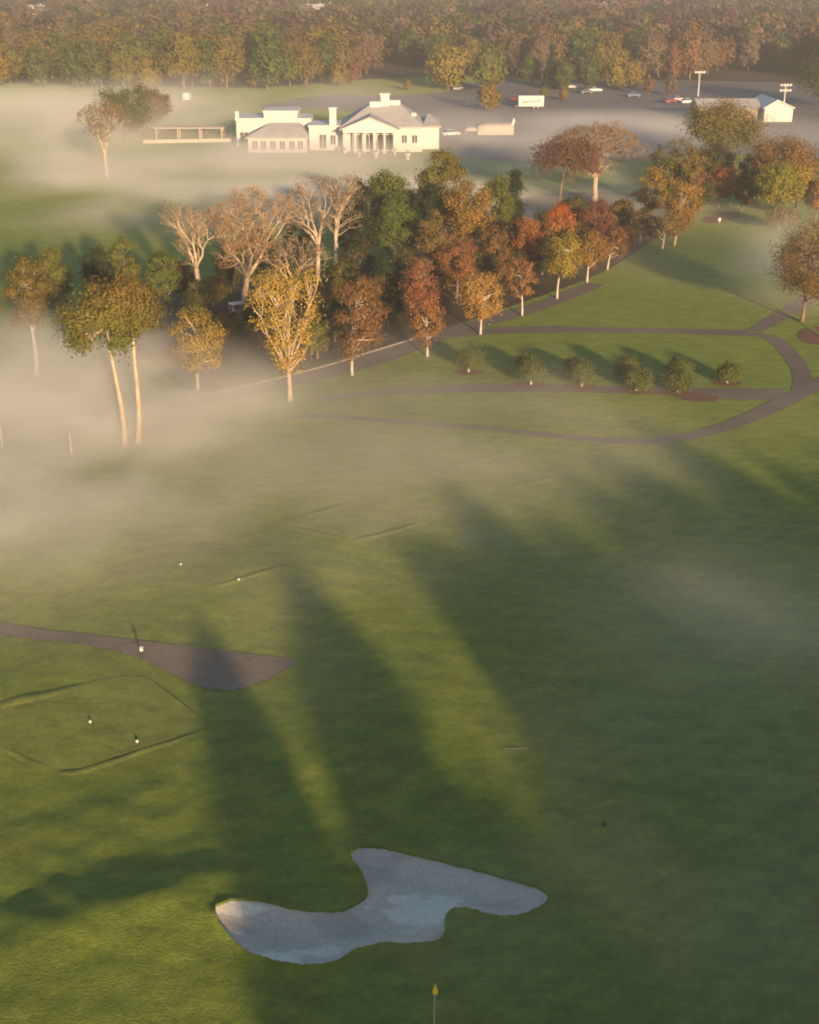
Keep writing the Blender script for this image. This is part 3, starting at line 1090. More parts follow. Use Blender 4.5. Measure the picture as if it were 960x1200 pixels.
leafy('broadleaf_tree', 'shaded dark tree behind the thin young tree', 590, 322, 262, 572, 612, 310, 'round', DARK, BROWN, n=44, per=50, size=0.24)
UG = 'shaded understory trees of the mixed grove'
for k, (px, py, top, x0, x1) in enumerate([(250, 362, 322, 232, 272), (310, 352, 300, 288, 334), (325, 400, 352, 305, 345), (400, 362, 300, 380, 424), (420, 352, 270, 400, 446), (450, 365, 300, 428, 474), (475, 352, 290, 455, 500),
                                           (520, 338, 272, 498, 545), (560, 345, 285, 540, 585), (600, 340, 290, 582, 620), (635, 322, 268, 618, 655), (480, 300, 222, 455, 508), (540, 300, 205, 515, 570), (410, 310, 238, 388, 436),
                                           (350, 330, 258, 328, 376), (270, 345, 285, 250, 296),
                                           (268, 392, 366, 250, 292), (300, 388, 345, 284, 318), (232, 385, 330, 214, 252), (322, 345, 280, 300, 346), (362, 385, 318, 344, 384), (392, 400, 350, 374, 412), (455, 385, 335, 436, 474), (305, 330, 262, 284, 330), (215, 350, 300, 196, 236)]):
    leafy('understory_tree', 'tree with leaves coloured dark for shade, filling a gap between the taller trees of the grove', px, py, top, x0, x1, py - 6, 'round', DARK if k % 4 else (0.09, 0.06, 0.03), DARK2 if k % 3 else OLIVE, n=44, per=45, size=0.25, group=UG)  # leaf colours mostly darkened to carry the grove's shade
RG = 'shaded trees behind the far corner of the lawn'
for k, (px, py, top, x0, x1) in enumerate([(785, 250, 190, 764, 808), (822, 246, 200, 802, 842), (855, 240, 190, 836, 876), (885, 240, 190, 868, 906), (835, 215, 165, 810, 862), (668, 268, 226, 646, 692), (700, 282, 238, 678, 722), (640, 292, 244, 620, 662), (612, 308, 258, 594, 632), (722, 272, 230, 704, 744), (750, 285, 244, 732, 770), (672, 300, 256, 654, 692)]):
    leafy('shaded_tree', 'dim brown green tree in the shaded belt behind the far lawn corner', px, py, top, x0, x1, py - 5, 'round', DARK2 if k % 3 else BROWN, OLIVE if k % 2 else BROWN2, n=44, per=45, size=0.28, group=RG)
# --- wide bare tree and the right hand group
bare('bare_tree', 'wide spreading tree with white forked trunk and reddish brown crown', 697, 236, 152, 640, 752, 208, TWIG, TWIG2, per=1.9, trunk_r=0.50, size=0.15, levels=6, spread=0.7, limbs=6)
leafy('autumn_tree', 'dark reddish brown tree left of the white forked trunk', 655, 250, 157, 611, 712, 212, 'umbrella', (0.11, 0.06, 0.04), (0.18, 0.095, 0.06), n=90, per=40, size=0.26)
leafy('broadleaf_tree', 'olive tree with dark middle above the lawn corner', 784, 254, 165, 752, 818, 238, 'round', GREEN, OLIVE2, n=64, per=50, size=0.28)
leafy('autumn_tree', 'orange tinged tree leaning over the far lawn edge', 757, 268, 192, 736, 782, 254, 'oval', OLIVE2, ORANGE, n=48, per=45, size=0.24)
leafy('autumn_tree', 'slim orange topped tree at the end of the lawn', 790, 288, 212, 770, 822, 272, 'vase', OLIVE2, ORANGE, n=60, per=35, size=0.24, bark='bark_pale')
leafy('autumn_tree', 'tall ochre tree behind the slim orange tree', 803, 255, 170, 790, 826, 235, 'oval', OLIVE2, BROWN2, n=48, per=45, size=0.26)
leafy('autumn_tree', 'pale misty tree low beside the end of the lawn', 776, 292, 248, 760, 800, 284, 'round', OLIVE2, BROWN2, n=34, per=36, size=0.22, bark='bark_white')
leafy('autumn_tree', 'compact red tree behind the far mulch bed', 842, 246, 193, 822, 862, 236, 'round', RED, ORANGE, n=48, per=50, size=0.26, topcol=RED2)
leafy('autumn_tree', 'small rusty tree beside the compact red tree', 868, 248, 208, 858, 884, 240, 'oval', RUST, OLIVE2, n=34, per=40, size=0.24)
leafy('broadleaf_tree', 'great olive green tree in front of the long barn', 862, 198, 109, 788, 902, 184, 'round', GREEN, OLIVE2, n=90, per=60, size=0.36, topcol=OLIVE2)
leafy('autumn_tree', 'large russet brown tree behind the yellow green tree', 916, 238, 160, 868, 962, 222, 'round', RUST, BROWN2, n=80, per=55, size=0.32)
leafy('autumn_tree', 'yellow green tree with golden side at the lawn corner', 908, 262, 186, 878, 936, 244, 'round', GREEN, YELL, n=70, per=55, size=0.28, topcol=(0.20, 0.19, 0.03))
leafy('autumn_tree', 'golden yellow tree tucked behind the yellow green tree', 930, 258, 190, 912, 952, 240, 'oval', YELL, (0.30, 0.24, 0.04), n=48, per=50, size=0.28)
leafy('autumn_tree', 'ochre tree at the frame edge behind the lawn', 955, 262, 205, 934, 985, 248, 'round', OLIVE2, ORANGE, n=54, per=45, size=0.28)
leafy('shrub', 'olive bush at the foot of the yellow green tree', 912, 270, 243, 890, 938, 266, 'round', OLIVE, OLIVE2, n=36, per=40, size=0.24)
leafy('autumn_tree', 'mist veiled grey brown tree beside the side path', 940, 378, 248, 876, 1005, 362, 'round', BROWN, OLIVE2, bark='bark_brown', n=120, per=60, size=0.17, limbs=12, lob=0.35, trunk_r=0.25)
leafy('broadleaf_tree', 'shaded green tree under the great olive tree', 818, 228, 172, 800, 850, 215, 'round', DARK2, OLIVE, n=44, per=45, size=0.3)
leafy('broadleaf_tree', 'dark tree between the compact red and russet trees', 880, 232, 180, 862, 905, 220, 'round', DARK, DARK2, n=44, per=45, size=0.3)
leafy('broadleaf_tree', 'tall dark green tree at the upper frame edge beside the barn', 978, 128, 58, 918, 1040, 118, 'round', DARK2, GREEN2, n=80, per=60, size=0.45)
# --- fog bound trees left of the clubhouse
bare('bare_tree', 'pale trunked tree dissolving in fog left of the clubhouse', 126, 208, 120, 98, 152, 180, BROWN, OLIVE2, per=2.5, trunk_r=0.40, size=0.22)
leafy('broadleaf_tree', 'blurred olive tree in the fog left of the terrace', 148, 168, 92, 118, 190, 152, 'round', OLIVE, GREEN, n=60, per=40, size=0.4)
leafy('broadleaf_tree', 'blurred tree behind the terrace in fog', 182, 158, 100, 160, 208, 146, 'round', OLIVE, BROWN, n=46, per=40, size=0.4)

# --- shrubs on the lawn
SHR = [(549, 436, 407, 534, 568, 'single round clipped shrub nearest the row of young trees'),
       (614, 438, 417, 600, 632, 'rear shrub of the first pair on the lawn'),
       (622, 451, 419, 604, 640, 'front shrub of the first pair on the lawn'),
       (672, 440, 419, 660, 690, 'rear shrub of the second pair on the lawn'),
       (682, 453, 424, 664, 698, 'front shrub of the second pair on the lawn'),
       (732, 443, 418, 719, 748, 'rear shrub of the third pair on the lawn'),
       (746, 458, 429, 730, 762, 'front shrub of the third pair on the lawn'),
       (792, 444, 420, 778, 810, 'rear shrub of the pair beside the spilled mulch'),
       (794, 460, 432, 777, 809, 'front shrub of the pair beside the spilled mulch'),
       (852, 449, 424, 837, 867, 'last shrub of the lawn bed, nearest the side path')]
for i, (px, py, top, x0, x1, lb) in enumerate(SHR):
    leafy('shrub', lb, px, py, top, x0, x1, py - 4, 'round', (0.080, 0.105, 0.032), (0.135, 0.150, 0.044), bark='bark_white', n=34, per=70, size=0.14, crad=0.75, trunk_r=0.13, limbs=6, group='clipped shrubs along the lawn bed')
    if i in (0, 2, 4, 6, 8, 9):
        q = G(px, py)
        ring = [(q.x + (1.5 + 0.15 * math.sin(3 * a)) * math.cos(a), q.y - 0.1 + (0.95 + 0.1 * math.sin(2 * a + i)) * math.sin(a)) for a in [2 * PI * k / 20 for k in range(20)]]
        draped('mulch_ring', ring, M['mulch'], 0.036, 'reddish mulch ring at the foot of the ' + lb, 'mulch bed', 0.6)

# --- trees outside the view, whose shadows lie across the fairway
LSH = 1.0 / math.tan(SUN_EL)
SH = Vector((-math.sin(SUN_AZ), math.cos(SUN_AZ), 0))


def shader_tree(u, ytip, R, hz, seed, clear=3.0):
    """a tall tree whose shadow runs along the line u (metres across the sun's direction) and ends at ytip"""
    x = (u - ytip * math.sin(SUN_AZ)) / math.cos(SUN_AZ)
    tip = Vector((x, ytip, 0))
    base = tip - SH * ((2 * hz + clear) * LSH)
    for zz in (0, clear, clear + hz, clear + 2 * hz):           # it must stand outside the view
        dp = base.y * CT + (H - zz) * ST
        if dp > 0 and abs(base.x) < 480 / F * dp + R * 1.3 and base.y * ST + (zz - H) * CT > -610 / F * dp - R * 1.3:
            print('IN VIEW', u, ytip, zz)
    leafy_tree('roadside_tree', 'tall leafy tree outside the view, casting a long shadow over the fairway', 'tree', base, 2 * hz + clear, R, clear, 'oval', GREEN, OLIVE2, n=80, per=44, size=0.72,
               trunk_r=0.3, seed=seed, group='tall trees outside the view', lob=0.35)


for i, a in enumerate([
        (17.0, 80, 2.8, 5.2), (15.2, 74, 2.0, 4.6), (9.4, 65, 2.8, 4.8), (9.8, 69, 1.8, 3.0), (16.6, 52, 3.2, 4.4), (10.6, 47, 2.8, 4.4),
        (12.2, 52, 1.8, 4.2), (20.4, 59, 2.4, 4.6), (23.8, 60, 2.5, 4.6), (12.4, 46, 3.0, 4.2), (20.5, 49, 3.0, 4.2), (26.2, 61, 2.6, 4.8),
        (26.4, 83, 2.7, 5.0), (29.5, 86, 2.6, 5.0), (32.5, 90, 3.4, 5.2), (37.0, 93, 3.9, 5.4), (42.4, 97, 4.2, 5.5), (48.0, 99, 4.4, 5.6), (54.0, 103, 4.4, 5.6), (60, 101, 4.4, 5.5), (66, 105, 4.4, 5.5), (72, 105, 4.4, 5.5),
        (29.8, 62, 3.4, 4.8), (34.5, 64, 3.8, 4.8), (40, 66, 4.2, 4.8), (46, 66, 4.2, 4.8), (52, 68, 4.2, 4.8), (58, 68, 4.2, 4.8), (64, 68, 4.2, 4.8),
        (30.5, 80, 3.2, 4.8), (35, 82, 3.6, 4.8), (40, 84, 3.8, 4.8), (45.5, 86, 4.2, 4.8), (51, 88, 4.4, 4.8), (57, 90, 4.4, 4.8), (63, 90, 4.4, 4.8)]):
    shader_tree(*a[:4], 900 + i, *a[4:])

# ------------------------------------------------------------------ the far woods
def wood_tree_mesh(seed, shape, colA, colB, h_, R, clear, n, per, size):
    rng = np.random.default_rng(seed)
    cl = envelope(rng, n, R * 0.85, clear, h_ - 0.4, shape, 0.3)
    p, t, b, c = leaf_cloud(rng, cl, R * 0.36, per, size, np.array([0, 0, h_ * 0.5]), colA, colB, jit=0.12, rough=0.25)
    crown = quads_mesh('crown', p, t, b, c, M['leaf'])
    mb = MB()
    mb.tube([(0, 0, -0.2), (0.1, 0, clear), (0, 0.1, h_ * 0.8)], [0.3, 0.22, 0.06], 6)
    for k in range(6):
        q = cl[k]
        branch_to(mb, rng, (0, 0, clear + k * 0.5), q, 0.12, 0.03, 0.05, 3, 4)
    return crown, mb.mesh('trunk', M['bark_brown'], True)


KINDS = [
    ('olive', OLIVE, OLIVE2, 'round', 13, 5.2), ('olive', GREEN2, OLIVE, 'round', 12, 4.9), ('yellow olive', OLIVE2, (0.22, 0.165, 0.035), 'round', 12, 5.0),
    ('brown', (0.15, 0.10, 0.055), (0.19, 0.125, 0.065), 'round', 14, 4.8), ('grey brown', (0.13, 0.095, 0.065), (0.18, 0.13, 0.09), 'oval', 15, 4.8), ('reddish', (0.17, 0.08, 0.05), (0.22, 0.085, 0.05), 'round', 13, 4.6),
    ('dark green', DARK, DARK2, 'cone', 18, 3.8), ('green', DARK2, GREEN2, 'oval', 15, 5.0), ('rusty', (0.18, 0.10, 0.045), BROWN2, 'oval', 14, 4.6)]
PROTO = []
for i, (nm, a, b_, sh, hh, rr) in enumerate(KINDS):
    PROTO.append((nm, hh, rr) + wood_tree_mesh(300 + i, sh, a, b_, hh, rr, 1.4 if sh != 'cone' else 0.8, 70, 60, 0.38))


def wood_tree(kind, px, py, top=None, label=None, x=None, y=None, sc=1.0, group='trees along the edge of the far woods'):
    nm, hh, rr, crown, trunk = PROTO[kind]
    p = P(px, py) if x is None else Vector((x, y, 0))
    if top is not None:
        sc = (z_at(p, top)) / hh
    root = thing('wood_tree', label or nm + ' tree among those along the edge of the far woods', 'tree', p, random.uniform(0, 6.28), group)
    root.scale = (sc * random.uniform(0.92, 1.1), sc * random.uniform(0.92, 1.1), sc)
    link('trunk', trunk, root)
    link('crown', crown, root)
    return root


random.seed(11)
FRONT = [
    (525, 106, 44, 2, 'tall golden olive tree, first of two behind the field'), (572, 108, 50, 1, 'tall olive tree beside the golden olive tree at the lot'),
    (573, 131, 92, 2, 'smaller yellow tree standing in the lot before the cream trailer'), (645, 104, 52, 6, 'dark pointed tree behind the parked cars'),
    (662, 106, 68, 7, 'dark green tree beside the dark pointed tree'), (622, 100, 62, 7, 'green tree left of the dark pointed tree'), (690, 106, 62, 7, 'green tree behind the parked dark car'),
    (722, 104, 58, 2, 'yellow olive tree at the end of the lot trees'), (742, 104, 66, 2, 'smaller yellow olive tree at the end of the lot trees'), (727, 84, 32, 5, 'deep red tree above the lot trees'), (745, 82, 40, 5, 'dull red tree beside the deep red tree'),
    (415, 99, 74, 8, 'orange brown tree at the corner of the field'), (398, 101, 70, 2, 'yellow olive tree beside the orange tree near the field'), (478, 106, 92, 2, 'low golden bush at the edge of the field'),
    (660, 118, 102, 2, 'very small yellow tree on the lot verge'), (638, 116, 100, 1, 'very small olive tree on the lot verge'), (760, 112, 88, 3, 'bare brown tree beside the pale road'), (785, 112, 86, 4, 'grey brown tree beside the pale road'),
]
for (px, py, top, k, lb) in FRONT:
    wood_tree(k, px, py, top, lb)

# where the woods begin, by pixel column: (px, py of the bases)
EDGE = [(-200, 92), (0, 103), (120, 106), (250, 107), (330, 106), (385, 101), (430, 90), (520, 84), (600, 92), (700, 96), (800, 97), (850, 90), (900, 86), (1000, 100), (1200, 110)]


def edge_y(px):
    for (a, b) in zip(EDGE, EDGE[1:]):
        if a[0] <= px <= b[0]:
            return a[1] + (b[1] - a[1]) * (px - a[0]) / (b[0] - a[0])
    return 100


HOUSES = [(357, 17, 0.3, 'brownroof', 11, 'pale house among the far trees, leftmost of three close together'), (371, 16, -0.2, 'slate', 12, 'pale grey roofed house between two others in the far trees'), (384, 15, 0.5, 'brownroof', 10, 'pale house among the far trees, nearest the shadowed gap'),
          (45, 17, 0.4, 'slate', 11, 'lone pale house deep in the far woods above the fog'), (703, 14, -0.4, 'brownroof', 10, 'lone white house in the far woods above the red trees'), (240, 18, 0.2, 'brownroof', 10, 'pale house far off above the olive wood edge'), (952, 3, 0.1, 'slate', 14, 'white roofed house at the top corner of the woods')]
HILL = 10.0
HP = [P(h[0], h[1] + 5, HILL) for h in HOUSES]

cand = []
rngw = np.random.default_rng(5)
y_ = P(480, 104).y
while y_ < 1750:
    Z = y_ * CT + H * ST
    half = 480 / F * Z * 1.12 + 25
    gap = 8.8 + 2.6 * (y_ - 380) / 1100
    for x_ in np.arange(-half, half, gap):
        cand.append((x_ + rngw.uniform(-.42, .42) * gap, y_ + rngw.uniform(-.42, .42) * gap))
    y_ += gap
ok = []
for (x_, yy) in cand:
    Z = yy * CT + H * ST
    px = 480 + F * x_ / Z
    py = 600 - F * (yy * ST - H * CT) / Z
    if py > edge_y(px):
        continue
    bad = False
    for hp in HP:
        if abs(x_ - hp.x) < 8 and -30 < yy - hp.y < 12:
            bad = True
    # a shaded clearing and a gap in the canopy
    if 432 < px < 512 and 78 < py < 92:
        bad = True
    if 835 < px < 960 and 84 < py < 100:
        bad = True
    if not bad:
        ok.append((yy, x_, px))
ok.sort()


def pick_kind(px, yy):
    u = rngw.uniform()
    v = math.sin(px * 0.013 + yy * 0.006) + 0.6 * math.sin(px * 0.031 - yy * 0.011 + 1.0)
    if yy < 470 and px < 395:
        return [0, 2, 1, 2, 7][int(u * 5)]
    if yy < 620 and px < 470:
        return [0, 2, 1, 4, 0, 3][int(u * 6)]
    if v > 0.75:
        return [5, 8, 3, 4, 3][int(u * 5)]
    if v < -0.7:
        return [0, 1, 7, 0, 4][int(u * 5)]
    return [3, 0, 8, 0, 4, 7, 1, 4][int(u * 8)]


NEAR = ok[:230]
for (yy, x_, px) in NEAR:
    wood_tree(pick_kind(px, yy), 0, 0, x=x_, y=yy, sc=random.uniform(0.8, 1.2) * (1.12 if px < 400 else 1.0))

# the rest of the woods is one mass
BASE = []
for i, (nm, a, b_, sh, hh, rr) in enumerate(KINDS):
    vs_ = []
    for (nc, per, size) in ((44, 16, 0.72), (30, 9, 1.15)):
        rr_ = np.random.default_rng(700 + i)
        cl = envelope(rr_, nc, rr * 0.85, 1.6 if sh != 'cone' else 1.0, hh - 0.4, sh, 0.3)
        vs_.append(leaf_cloud(rr_, cl, rr * 0.4, per, size, np.array([0, 0, hh * 0.5]), a, b_, jit=0.06, rough=0.2))
    BASE.append(vs_)
PT, TT, BT, CC = [], [], [], []
for (yy, x_, px) in ok[230:]:
    k = pick_kind(px, yy)
    p, t, b_, c = BASE[k][0 if yy < 800 else 1]
    an = rngw.uniform(0, 2 * PI)
    ca, sa = math.cos(an), math.sin(an)
    Rm = np.array([[ca, sa, 0], [-sa, ca, 0], [0, 0, 1]]) * (rngw.uniform(0.65, 1.3) * (1 + 0.15 * min((yy - 400) / 800, 1)))
    PT.append(p @ Rm + np.array([x_, yy, 0]))
    TT.append(t @ Rm)
    BT.append(b_ @ Rm)
    CC.append(c * rngw.uniform(0.45, 1.1))
fw = link('far_woods', quads_mesh('far_woods', np.concatenate(PT), np.concatenate(TT), np.concatenate(BT), np.concatenate(CC), M['leaf']))
tag(fw, 'mass of brown and olive autumn woods filling the distance', 'woods', kind='stuff')

# houses in the woods
for (px, py, rz, roof, wd, lb), hp in zip(HOUSES, HP):
    t = thing('house', lb, 'house', hp, rz, None)
    if lb != HOUSES[1][5] and lb != HOUSES[2][5]:
        hm = MB().lathe([(95, -0.3), (70, 3.5), (45, 9.0), (26, HILL - 0.6), (14, HILL - 0.02), (1, HILL)], 24)
        ho_ = hm.build('hill', M['litter'], smooth=True)
        ho_.location = HP[1] - Vector((0, 0, HILL)) if lb == HOUSES[0][5] else hp - Vector((0, 0, HILL))
        ho_.scale = (1.3, 1, 1)
        tag(ho_, 'low brown rise in the woods under the ' + lb.split(',')[0], 'hill', kind='structure')
    t.scale = (0.72, 0.72, 0.72)
    d, hh, rh = 9.0, 6.0, 3.2
    mb = MB().box(-wd / 2, wd / 2, -d / 2, d / 2, -0.2, hh)
    for s in (-1, 1):
        x = s * wd / 2
        mb.add([(x, -d / 2, hh), (x, d / 2, hh), (x, 0, hh + rh)], [(0, 1, 2)])
    mb.build('wall', M['cream'], t)
    rf = MB()
    for s in (-1, 1):
        e = d / 2 + 0.5
        zz = hh - 0.5 * rh / (d / 2)
        rf.add([(-wd / 2 - 0.4, s * e, zz + 0.05), (wd / 2 + 0.4, s * e, zz + 0.05), (wd / 2 + 0.4, 0, hh + rh + 0.05), (-wd / 2 - 0.4, 0, hh + rh + 0.05),
                (-wd / 2 - 0.4, s * e, zz + 0.3), (wd / 2 + 0.4, s * e, zz + 0.3), (wd / 2 + 0.4, 0, hh + rh + 0.3), (-wd / 2 - 0.4, 0, hh + rh + 0.3)],
               [(0, 1, 2, 3), (4, 5, 6, 7), (0, 1, 5, 4), (1, 2, 6, 5), (3, 0, 4, 7)])
    rr_ = rf.build('roof', M[roof], t)
    MB().box(wd * 0.2, wd * 0.2 + 0.9, 0.4, 1.3, hh + rh * 0.5, hh + rh + 1.0).build('chimney', M['white'], rr_)
    for fl in (0.9, 3.6):
        for x in (-wd * 0.32, 0.0, wd * 0.32):
            MB().box(x - 0.5, x + 0.5, -d / 2 - 0.03, -d / 2 + 0.05, fl, fl + 1.4).build('window', M['glass'], t)

# ------------------------------------------------------------------ clubhouse
FY = 178
cp = P(480, FY)
CS = scale_at(cp)


def X(px):
    return (px - 480) / CS


club = thing('clubhouse', 'white clubhouse with pedimented porch, grey hipped roof and rooftop units', 'clubhouse', (0, cp.y, 0))


def wallbox(name, x0, x1, y0, y1, z0, z1, mat='white', parent=club):
    return MB().box(x0, x1, y0, y1, z0, z1).build(name, M[mat], parent)


def window(x, y, z, wd, hh, parent=club, panes=2):
    fr = MB()
    fr.box(x - wd / 2 - 0.12, x + wd / 2 + 0.12, y - 0.10, y + 0.02, z - 0.12, z)
    fr.box(x - wd / 2 - 0.12, x + wd / 2 + 0.12, y - 0.10, y + 0.02, z + hh, z + hh + 0.12)
    fr.box(x - wd / 2 - 0.12, x - wd / 2, y - 0.10, y + 0.02, z, z + hh)
    fr.box(x + wd / 2, x + wd / 2 + 0.12, y - 0.10, y + 0.02, z, z + hh)
    for k in range(1, panes):
        q = x - wd / 2 + wd * k / panes
        fr.box(q - 0.05, q + 0.05, y - 0.08, y + 0.02, z, z + hh)
    f = fr.build('window', M['trim'], parent)
    MB().box(x - wd / 2, x + wd / 2, y - 0.05, y + 0.015, z, z + hh).build('pane', M['glass'], f)
    return f


def hip(name, x0, x1, y0, y1, z0, z1, rx0, rx1, ry, mat='slate', parent=club, over=0.5):
    x0 -= over
    x1 += over
    y0 -= over
    y1 += over
    v = [(x0, y0, z0), (x1, y0, z0), (x1, y1, z0), (x0, y1, z0), (rx0, ry, z1), (rx1, ry, z1),
         (x0, y0, z0 - 0.25), (x1, y0, z0 - 0.25), (x1, y1, z0 - 0.25), (x0, y1, z0 - 0.25)]
    f = [(0, 1, 5, 4), (1, 2, 5), (2, 3, 4, 5), (3, 0, 4), (0, 6, 7, 1), (1, 7, 8, 2), (2, 8, 9, 3), (3, 9, 6, 0), (6, 9, 8, 7)]
    return MB().add(v, f).build(name, M[mat], parent)


EZ = 5.0
mx0, mx1 = X(402), X(495)
wallbox('main_wall', mx0, mx1, 0, 17, -0.3, EZ)
hr = hip('main_roof', mx0, mx1, 0, 17, EZ + 0.26, 9.6, mx0 + 6.5, mx1 - 5.5, 9.0)
# right, set back
wallbox('rear_wing_wall', mx1 - 0.5, X(515), 4.5, 17.5, -0.3, 4.6)
hip('rear_wing_roof', mx1 + 0.6, X(515), 4.5, 17.5, 4.87, 6.8, mx1 + 1.2, X(515) - 2.0, 10.5)
# porch with pediment
px0, px1 = X(403), X(465)
pc = (px0 + px1) / 2
pm = MB()
pm.box(px0, px1, -3.0, -0.02, 4.35, EZ)
pm.add([(px0 - 0.35, -3.3, EZ + 0.004), (px1 + 0.35, -3.3, EZ + 0.004), (pc, -3.3, EZ + 2.35), (px0 - 0.35, 1.5, EZ + 0.004), (px1 + 0.35, 1.5, EZ + 0.004), (pc, 1.5, EZ + 2.35)],
       [(0, 1, 2), (3, 5, 4), (0, 3, 4, 1)])
porch = pm.build('porch', M['trim'], club)
prf = MB()
for s in (-1, 1):
    xe = pc + s * ((px1 - px0) / 2 + 0.7)
    prf.add([(xe, -3.6, EZ - 0.14), (pc, -3.6, EZ + 2.42), (pc, 5.5, EZ + 2.42), (xe, 5.5, EZ - 0.14), (xe, -3.6, EZ + 0.08), (pc, -3.6, EZ + 2.64), (pc, 5.5, EZ + 2.64), (xe, 5.5, EZ + 0.08)],
            [(0, 1, 2, 3), (4, 7, 6, 5), (0, 4, 5, 1), (0, 3, 7, 4), (3, 2, 6, 7)])
prf.build('porch_roof', M['slate'], porch)
for k in range(6):
    x = px0 + 0.5 + (px1 - px0 - 1.0) * k / 5
    MB().lathe([(0.34, -0.1), (0.34, 0.2), (0.25, 0.25), (0.21, 4.1), (0.32, 4.2), (0.32, 4.345)], 12, (x, -2.6, 0)).build('column', M['trim'], porch)
wallbox('porch_floor', px0 - 0.4, px1 + 0.4, -3.6, -0.01, -0.2, 0.08, 'kerb')
for x in (X(419), X(433), X(447), X(457)):
    window(x, -0.02, 0.5, 1.7, 3.1)
window(X(474), -0.02, 1.9, 1.1, 1.6)
window(X(486), -0.02, 1.9, 1.1, 1.6)
d_ = wallbox('door', X(440) - 0.55, X(440) + 0.55, -0.06, 0.02, 0.1, 2.4, 'glass')
# roof units and cupola
uy = 7.2
wallbox('cupola', X(446), X(456), uy, uy + 2.6, 8.2, 11.2, 'hvac', hr)
wallbox('roof_unit', X(433), X(446) - 0.02, uy - 0.4, uy + 2.0, 8.0, 9.7, 'hvac', hr)
wallbox('roof_unit', X(456) + 0.02, X(469), uy + 0.4, uy + 2.8, 8.0, 9.9, 'hvac', hr)
MB().box(X(446) - 0.25, X(456) + 0.25, uy - 0.25, uy + 2.85, 11.2, 11.4).build('cupola_cap', M['trim'], hr)
wallbox('roof_vent', X(482), X(488), 3.6, 4.4, 7.0, 7.7, 'hvac', hr)
# connecting block and chimney
wallbox('link_wall', X(362), mx0 - 0.02, 2.5, 12, -0.3, 4.9)
wallbox('link_parapet', X(362) - 0.2, mx0 - 0.03, 2.3, 12.2, 4.9, 5.25, 'trim')
wallbox('chimney', X(386), X(394), 3.4, 4.9, 5.25, 8.6, 'white')
wallbox('chimney_cap', X(386) - 0.15, X(394) + 0.15, 3.25, 5.05, 8.6, 8.85, 'trim')
window(X(378), 2.48, 0.4, 1.5, 2.9)
window(X(390), 2.48, 1.2, 1.1, 2.0)
# left front wing with hipped roof
wallbox('garden_wing_wall', X(292), X(360), -1.0, 9.0, -0.3, 2.9)
hip('garden_wing_roof', X(292), X(360), -1.0, 9.0, 3.16, 5.6, X(316), X(350), 4.5)
for px in (300, 310, 321, 332, 343, 353):
    window(X(px), -1.02, 0.7, 1.1, 1.7)
# left rear wing with parapet
wallbox('rear_hall_wall', X(272), X(362) - 0.02, 9.3, 19, -0.3, 5.6)
wallbox('rear_hall_parapet', X(272) - 0.2, X(362) - 0.03, 9.1, 19.2, 5.6, 6.0, 'trim')
wallbox('upper_hall_wall', X(305), X(345), 10.2, 18, 6.0, 7.2)
wallbox('upper_hall_parapet', X(305) - 0.2, X(345) + 0.2, 10.0, 18.2, 7.2, 7.5, 'trim')
wallbox('left_chimney', X(271), X(275), 10, 11.2, 6.0, 7.4)
window(X(281), 9.28, 0.8, 1.8, 2.2)

# white urn planters on the terrace before the porch
for k, (px, py, hh) in enumerate([(421, 184, 1.0), (441, 185, 1.2), (463, 182, 0.9), (478, 187, 1.3), (398, 178, 0.8), (404, 180, 0.9), (355, 177, 0.7)]):
    lbs = ['white urn planter before the first porch window', 'white urn planter before the porch door', 'white urn planter before the last porch window', 'tallest white urn planter, set off the porch corner',
           'small white urn planter below the tall chimney', 'white urn planter at the near porch corner', 'low white urn planter at the garden wing corner']
    t = thing('planter', lbs[k], 'planter', P(px, py), 0, 'white urn planters before the clubhouse')
    MB().lathe([(0.32 * hh, 0), (0.34 * hh, 0.1 * hh), (0.16 * hh, 0.25 * hh), (0.2 * hh, 0.4 * hh), (0.42 * hh, 0.75 * hh), (0.5 * hh, 0.98 * hh), (0.44 * hh, 1.0 * hh)], 12).build('urn', M['trim'], t)
    rr_ = np.random.default_rng(50 + k)
    cl = rr_.normal(0, 0.16 * hh, (8, 3)) + np.array([0, 0, 1.12 * hh])
    p, tt_, bb_, cc_ = leaf_cloud(rr_, cl, 0.25 * hh, 14, 0.09, np.array([0, 0, hh]), GREEN2, (0.5, 0.48, 0.42))
    link('plant', quads_mesh('plant', p, tt_, bb_, cc_, M['leaf']), t)

# garden wall and open canopy left of the clubhouse
a, b = P(168, 168), P(276, 166)
gw = MB().box(0, (b - a).length, -0.2, 0.2, -0.2, 0.75).build('garden_wall', M['cream'])
gw.location = a
gw.rotation_euler = (0, 0, math.atan2(b.y - a.y, b.x - a.x))
tag(gw, 'low white garden wall leading from fog to the clubhouse', 'garden wall')
cg = thing('pergola', 'pale open pergola on white posts behind the garden wall', 'pergola', P(222, 164), 0.03)
for sx in (-7.5, -2.5, 2.5, 7.5):
    for sy in (0, 3.4):
        MB().box(sx - 0.14, sx + 0.14, sy - 0.14, sy + 0.14, -0.2, 2.5).build('post', M['cream'], cg)
for sy in (0, 3.4):
    MB().box(-8.2, 8.2, sy - 0.12, sy + 0.12, 2.5, 2.75).build('beam', M['cream'], cg)
sl = MB()
for k in range(28):
    x = -8.0 + 16.0 * k / 27
    sl.box(x - 0.09, x + 0.09, -0.6, 4.0, 2.753, 2.95)
sl.build('slats', M['cream'], cg)
